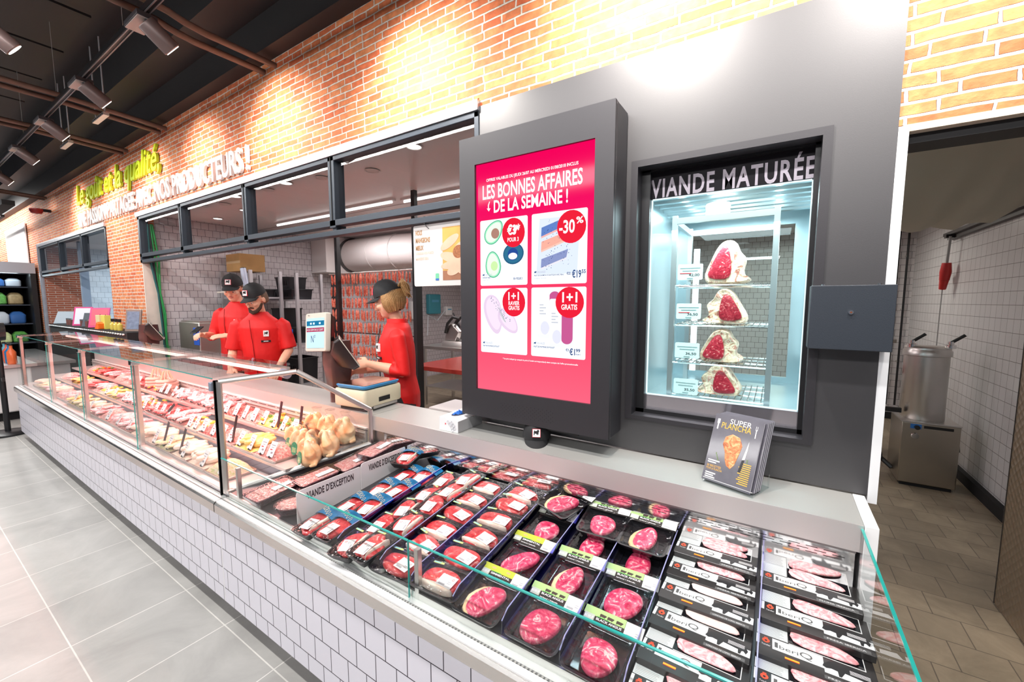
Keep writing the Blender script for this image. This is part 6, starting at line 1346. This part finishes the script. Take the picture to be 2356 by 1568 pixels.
for x, lb in ((1.33, 'black vertical pipe on the far corridor wall, left one'), (1.42, 'black vertical pipe on the far corridor wall, right one')):
    t = thing('wall_pipe', lb, 'pipe', (x, 7.46, 0)); MB().cyl((0, 0, .2), (0, 0, 2.6), .012, 10).obj('pipe', blackp, t)
    for z in (.8, 1.5, 2.2): MB().box(-.02, .02, -.005, .04, z - .01, z + .01).obj('pipe_clip', steel, t)
struct('baseboard_right', B(1.46, 1.5, 2.9, 7.5, 0, .09), blackm)
struct('baseboard_far', B(-6.2, 1.5, 7.46, 7.5, 0, .09), blackm)
# embossed steel door standing open
dm = bpy.data.materials.new('embossed_steel'); dm.use_nodes = True; N = dm.node_tree.nodes; L = dm.node_tree.links; b_ = N['Principled BSDF']; b_.inputs['Base Color'].default_value = (.40, .33, .25, 1); b_.inputs['Metallic'].default_value = .9; b_.inputs['Roughness'].default_value = .38
g = N.new('ShaderNodeTexCoord'); mp = N.new('ShaderNodeMapping'); mp.inputs['Rotation'].default_value = (radians(45), 0, 0); mp.inputs['Scale'].default_value = (1, 1, 1); vo = N.new('ShaderNodeTexVoronoi'); vo.inputs['Scale'].default_value = 30; vo.inputs['Randomness'].default_value = .0; bp_ = N.new('ShaderNodeBump'); bp_.inputs['Strength'].default_value = 1; bp_.inputs['Distance'].default_value = .01
L.new(g.outputs['Object'], mp.inputs[0]); L.new(mp.outputs[0], vo.inputs['Vector']); L.new(vo.outputs['Distance'], bp_.inputs['Height']); L.new(bp_.outputs['Normal'], b_.inputs['Normal'])
t = thing('door_1', None, None, (1.08, 2.5, 0)); t['kind'] = 'structure'; B(1.055, 1.10, 1.95, 3.115, .008, 2.08).obj('door_leaf', dm, t, world=True); B(1.0535, 1.1015, 3.112, 3.118, .004, 2.084).obj('door_edge', blackp, t, world=True)

# ================= PEOPLE =================
skinm = mat('warm_skin', (.78, .40, .27), .5, noise=(14, .12)); redj = mat('red_chef_cloth', (.72, .006, .006), .62, bump=(16, .35)); blkt = mat('black_trousers', (.012, .012, .014), .8)
def tb_(m, P_, R_, n=14, sc=None): m.tube(P_, R_, n, True, sc)
def hand(m, wr, d, up_, side, curl=.35, sp=.0, s=1.0):
    """palm from wrist along d; up_ = back of hand; side: thumb side vector sign"""
    d = Vector(d).normalized(); n = Vector(up_); n = (n - d * n.dot(d)).normalized(); w = d.cross(n) * side; wr = Vector(wr)
    m.tube([wr, wr + d * .025 * s, wr + d * .06 * s, wr + d * .092 * s], [.024 * s, .030 * s, .036 * s, .034 * s], 12, True, [.8, .6, .45, .42]) if 0 else None
    R = []
    for q, hw, ht in ((-.01, .026, .020), (.02, .031, .017), (.055, .040, .015), (.088, .041, .013), (.095, .036, .009)):
        R.append([wr + d * q * s + w * hw * s * cos(a) + n * ht * s * sin(a) for a in [2 * pi * j / 12 for j in range(12)]])
    m.rings(R)
    for k, (off, ln) in enumerate(((.030, .070), (.010, .079), (-.010, .074), (-.030, .058))):
        c = curl * (1 + .15 * k) ; p = wr + d * .085 * s + w * off * s; dd = d + w * (off * sp * 8); P_ = [p]; dirv = dd.normalized()
        for f in (.42, .32, .26):
            a = c; dirv = (dirv * cos(a) - n * sin(a)).normalized(); p = p + dirv * ln * f * s; P_.append(p)
        m.tube(P_, [.0098 * s, .0092 * s, .0085 * s, .0068 * s], 8)
    p = wr + d * .02 * s + w * .022 * s; t1 = (d * .6 + w * .8 - n * .2).normalized(); t2 = (d * .95 + w * .25 - n * .35).normalized()
    m.tube([p, p + t1 * .035 * s, p + t1 * .035 * s + t2 * .030 * s, p + t1 * .035 * s + t2 * .056 * s], [.015 * s, .013 * s, .0105 * s, .008 * s], 8)
def remesh(o, v, it=4):
    q = o.modifiers.new('remesh', 'REMESH'); q.mode = 'VOXEL'; q.voxel_size = v; q.use_smooth_shade = True
    q = o.modifiers.new('smooth', 'SMOOTH'); q.iterations = it; q.factor = .5
def person(lb, loc, rz, s, head_yaw, head_pitch, lean, arms, female=False, beard=None, hair=None, belly=0.0, cuff=.55, hand_in=None):
    """local frame faces -y. arms: [(elbow, wrist, hand_dir, back_normal, curl)] for side +1 (local +x) and -1"""
    t = thing('person', lb, 'person', loc, rz); t.scale = (s, s, s)
    sw_ = .175 if female else .188
    LY = lambda z: -lean * max(0, z - .95)   # forward lean of the trunk
    NK = Vector((0, LY(1.47) - .0, 1.47)); HC = NK + Vector((0, -.02 - head_pitch * .07, .165 - head_pitch * .035))
    HM = Matrix.Translation(HC) @ Matrix.Rotation(head_yaw, 4, 'Z') @ Matrix.Rotation(head_pitch, 4, 'X')
    m = MB()
    # head
    hp_ = [((0, .012, .035), (.076, .094, .088)), ((0, -.030, -.030), (.062, .062, .072)), ((0, -.046, -.075), (.040, .040, .034)), ((0, -.080, .020), (.050, .022, .03))]
    for c, r in hp_: m.sph(HM @ Vector(c), *r, n=20, m=14, M=HM.to_3x3())
    m.tube([HM @ Vector(q) for q in ((0, -.094, .012), (0, -.106, -.010), (0, -.112, -.026), (0, -.098, -.034))], [.007, .010, .0135, .009], 8)
    for sx in (-1, 1):
        m.sph(HM @ Vector((sx * .040, -.070, -.018)), .022, .022, .022, M=HM.to_3x3()); m.sph(HM @ Vector((sx * .079, .008, -.005)), .010, .018, .030, M=HM.to_3x3())
    m.tube([NK + Vector((0, .015, -.07)), NK + Vector((0, .005, .03)), HC + Vector((0, .01, -.04))], [.068 if not female else .055, .056 if not female else .047, .052 if not female else .045], 16)
    # trunk under the clothes, legs, feet
    def ring(z, rx, ry, dy=0): return [Vector((rx * cos(a), LY(z) + dy + ry * sin(a), z)) for a in [2 * pi * j / 20 for j in range(20)]]
    m.rings([ring(z, a * .93, b_2 * .93, dy) for z, a, b_2, dy in ((.80, .15, .10, 0), (.95, .16, .11, 0), (1.1, .14, .10, 0), (1.3, .165, .11, 0), (1.42, .15, .085, .01), (1.48, .07, .06, .01))])
    for sx in (-1, 1): m.tube([(sx * .09, 0, .86), (sx * .10, -.01, .5), (sx * .10, .01, .12), (sx * .10, .0, .05)], [.085, .058, .042, .04], 12); m.tube([(sx * .10, .03, .045), (sx * .105, -.08, .035), (sx * .11, -.16, .025)], [.045, .045, .03], 10)
    for (el, wr, hd, bn, cu), sx in zip(arms, (1, -1)):
        sh = Vector((sx * sw_, LY(1.4) + .005, 1.405)); m.tube([sh - Vector((0, 0, .018)), Vector(el) * .5 + sh * .5, el], [.034, .038, .034], 12); m.tube([el, Vector(el) * .6 + Vector(wr) * .4, wr, Vector(wr) + Vector(hd).normalized() * .01], [.037, .040, .026, .024], 12); hand(m, wr, hd, bn, sx * (1 if not hand_in else 1), cu)
    o = m.obj('body', skinm, t, smooth=True); remesh(o, .0058, 3)
    # jacket
    j = MB()
    if female: pr_ = ((.83, .165, .125, .01), (.95, .172, .125, .01), (1.08, .150, .115, 0), (1.22, .170, .135, -.012), (1.30, .172, .135, -.012), (1.38, .172, .112, 0), (1.44, .135, .095, .01), (1.475, .080, .075, .012))
    else: pr_ = ((.80, .185, .140, 0), (.95, .190, .145 + belly, -belly * .6), (1.1, .185, .140 + belly, -belly * .6), (1.25, .195, .145, 0), (1.35, .198, .132, 0), (1.42, .165, .100, .01), (1.47, .10, .085, .012), (1.505, .074, .070, .012))
    j.rings([ring(z, a, b_2, dy) for z, a, b_2, dy in pr_])
    for (el, wr, hd, bn, cu), sx in zip(arms, (1, -1)):
        sh = Vector((sx * (sw_ - .03), LY(1.4) + .005, 1.40)); el = Vector(el); wr = Vector(wr); ce = el + (wr - el) * cuff if cuff > 0 else sh + (el - sh) * (1 + cuff)
        a0 = Vector((sx * (sw_ + .012), LY(1.4) + .005, 1.375))
        pts = [sh, a0, a0 * .5 + el * .5, el, ce] if cuff > 0 else [sh, a0, a0 * .5 + el * .5, ce]
        rr = [.056, .062, .058, .056, .056] if cuff > 0 else [.060, .066, .068, .072]
        if female: rr = [r * .9 for r in rr]
        j.tube(pts, rr, 16)
    o = j.obj('chef_jacket', redj, t, smooth=True); remesh(o, .009, 5)
    # collar, placket, badge, name plate
    j = MB().rings([ring(z, a, b_2, .012) for z, a, b_2 in ((1.462, .080, .078), (1.50, .072, .070), (1.502, .068, .066), (1.465, .075, .073))]); j.obj('collar', blkt if beard else redj, t, smooth=True)
    yf = lambda z, x: LY(z) - sqrt(max(.05, 1 - (x / .20) ** 2)) * (.150 + belly * 1.35 * (1 if z < 1.2 else .2) if not female else .149)
    j = MB(); zz = [1.43, 1.36, 1.28, 1.2, 1.1, 1.0, .9, .84]; xo = -.05
    j.tube([(xo * (1 - (1.43 - z)), yf(z, xo) + (.03 if z > 1.4 else (.012 if z > 1.33 else 0)), z) for z in zz], .0035, 6); j.obj('placket_line', blkt if female else mat('dark_red_seam', (.35, .0, .0), .7), t, smooth=True)
    bx_ = .085; Mb = Matrix.Translation((bx_, yf(1.30, bx_) - .004, 1.30)) @ Matrix.Rotation(.42, 4, 'Z')
    MB().box(-.022, .022, -.002, .012, -.028, .028).obj('chest_badge', mat('badge_white', 0), t, M=Mb); MB().prism(lion(-.014, -.010, .028, 0), -.004, -.002, 'y').obj('lion_emblem', blackp, t, M=Mb)
    Mb = Matrix.Translation((bx_ - .01, yf(1.22, bx_) - .004, 1.225)) @ Matrix.Rotation(.42, 4, 'Z'); MB().box(-.040, .040, -.002, .012, -.009, .009).obj('name_plate', blackp, t, M=Mb); MB().box(-.02, .02, -.003, -.002, -.003, .003).obj('name_print', lab, t, M=Mb)
    k = MB()
    for sx in (-1, 1): k.tube([(sx * .09, 0, .88), (sx * .10, -.01, .5), (sx * .10, .01, .09)], [.105, .078, .065], 14)
    k.rings([ring(z, a, b_2, 0) for z, a, b_2 in ((.74, .16, .12), (.86, .17, .13), (.96, .17, .125))]); o = k.obj('trousers', blkt, t, smooth=True); remesh(o, .012, 3)
    for sx in (-1, 1):
        MB().tube([(sx * .10, .04, .04), (sx * .105, -.08, .038), (sx * .11, -.19, .03)], [.05, .052, .036], 10).obj('shoe', blackp, t, smooth=True)
        ew_ = MB().sph((sx * .031, -.087, .006), .0125, .010, .0085).obj('eye', mat('eye_white', (.75, .70, .66), .2), t, smooth=True, M=HM); MB().sph((sx * .031, -.0935, .004), .0058, .0045, .0058).obj('iris', blackp, ew_, M=HM)
        MB().tube([(sx * .014, -.098, .026), (sx * .032, -.099, .031), (sx * .050, -.086, .024)], [.004, .0048, .003], 6).obj('eyebrow', mat('brow_brown', (.06, .03, .015), .8), t, M=HM)
    MB().tube([(-.022, -.087, -.053), (-.008, -.096, -.050), (.008, -.096, -.050), (.022, -.087, -.053)], [.003, .0058, .0058, .003], 6).obj('lips', mat('lip_pink', (.55, .16, .13), .4), t, smooth=True, M=HM)
    capmesh(t, HM @ Matrix.Translation((0, .008, .052)) @ Matrix.Rotation(.04, 4, 'X'), .99)
    if beard:
        q = MB(); q.tube([(-.068, -.02, -.03), (-.062, -.05, -.062), (-.035, -.080, -.088), (0, -.090, -.096), (.035, -.080, -.088), (.062, -.05, -.062), (.068, -.02, -.03)], [.010, .015, .017, .018, .017, .015, .010], 8); q.tube([(-.028, -.088, -.052), (-.018, -.100, -.042), (0, -.104, -.040), (.018, -.100, -.042), (.028, -.088, -.052)], .0055, 6)
        q.obj('beard', mat('dark_beard', (.05, .022, .012), .85, bump=(200, .6)), t, smooth=True, M=HM)
    if hair:
        hm = mat('hair_' + hair, (.36, .19, .07) if hair == 'blond' else (.16, .09, .05), .6, noise=(60, .4), bump=(120, .6))
        q = MB()
        if female:
            random.seed(8)
            for i in range(34):
                a = -.3 + 3.75 * i / 33; sx = cos(a); sy = sin(a); ln = .115 if abs(a - 1.57) > .9 else .10
                q.tube([(sx * .076, .012 + sy * .090, .065), (sx * .090, .012 + sy * .104, .01), (sx * (.086 + R3(-.006, .006)), .008 + sy * (.098 + R3(-.006, .006)), -.03), (sx * .064 + R3(-.01, .01), .005 + sy * .075, -.04 - ln * .35)], [.012, .014, .012, .005], 6)
            q.obj('hair', hm, t, smooth=True, M=HM); q = MB()
            for i in range(22):
                a = i * .6; q.tube([(R3(-.02, .02), .085, .07), (.025 * cos(a), .125 + .02 * sin(a), .105 + .02 * sin(a)), (.035 * cos(a), .145 + .025 * sin(a), .075 + .03 * cos(a)), (.03 * cos(a + 1), .135 + R3(-.01, .03), .03 + R3(-.05, .02))], [.006, .009, .007, .003], 6)
            q.obj('tied_bun', hm, t, smooth=True, M=HM)
        else:
            q.rings([[(r * .079 * cos(a), .022 + r * .091 * sin(a), z) for a in [(-.25 + 3.65 * i / 19) for i in range(20)]] for z, r in ((.06, 1.0), (.03, 1.035), (-.02, 1.03), (-.045, .93))], cap=False, closed=False)
            o = q.obj('hair', hm, t, smooth=True, M=HM); z_ = o.modifiers.new('solid', 'SOLIDIFY'); z_.thickness = .004
    return t
w_ = person('saleswoman in red chef jacket and black cap, in profile, holding a clear pack', (-2.30, 2.08, 0), radians(-42), .985, radians(-14), .30, .06,
    [((.215, .02, 1.135), (.085, -.225, 1.185), (-.35, -.85, -.05), (.8, -.2, .55), .30), ((-.20, -.02, 1.14), (-.045, -.245, 1.12), (.25, -.9, .1), (-.7, -.2, .5), .45)], female=True, hair='blond', cuff=.35)
p1 = person('taller man in red chef jacket and black cap, behind, looking down at a phone', (-4.98, 2.20, 0), radians(28), 1.065, radians(18), .32, .03,
    [((.27, -.02, 1.15), (.10, -.27, 1.175), (-.75, -.55, .0), (.1, -.4, .9), .18), ((-.26, -.04, 1.15), (-.17, -.27, 1.18), (.15, -.9, .1), (-.4, .0, .8), .55)], hair='brown', cuff=.25)
p2 = person('bearded man in red chef jacket and black cap leaning over the counter, looking down', (-4.30, 2.12, 0), radians(46), 1.0, radians(-28), .42, .22,
    [((.25, -.10, 1.13), (.20, -.30, .985), (-.1, -.6, -.5), (.3, -.3, .6), .35), ((-.25, -.10, 1.13), (-.20, -.30, .985), (.1, -.6, -.5), (-.3, -.3, .6), .35)], beard=True, hair='brown', belly=.02, cuff=-.05)
# things held
t = thing('clear_meat_pack', 'small clear pack held by the saleswoman', 'pack', (-2.565, 1.935, 1.085), radians(-60)); MB().box(-.05, .05, -.004, .004, -.06, .07).obj('pouch', glassm('acrylic', 0), t); MB().box(-.04, .04, -.006, .0, -.05, .0).obj('pink_content', pork, t)
tag(MB().box(-.035, .035, -.005, .005, -.01, .12).obj('mobile_phone', blackp, loc=(-5.24, 1.86, 1.27), rot=(radians(-60), 0, radians(30)), bevel=.004), 'black mobile phone held by the taller man', 'phone')
for k, c in enumerate(((.85, .85, .85), (.03, .12, .6))): MB().cyl((.265 + k * .014, -.10, 1.24), (.268 + k * .014, -.098, 1.33), .0055, 8).obj('sleeve_pen', mat('pen%d' % k, c, .3), p2)
bpy.context.view_layer.update()
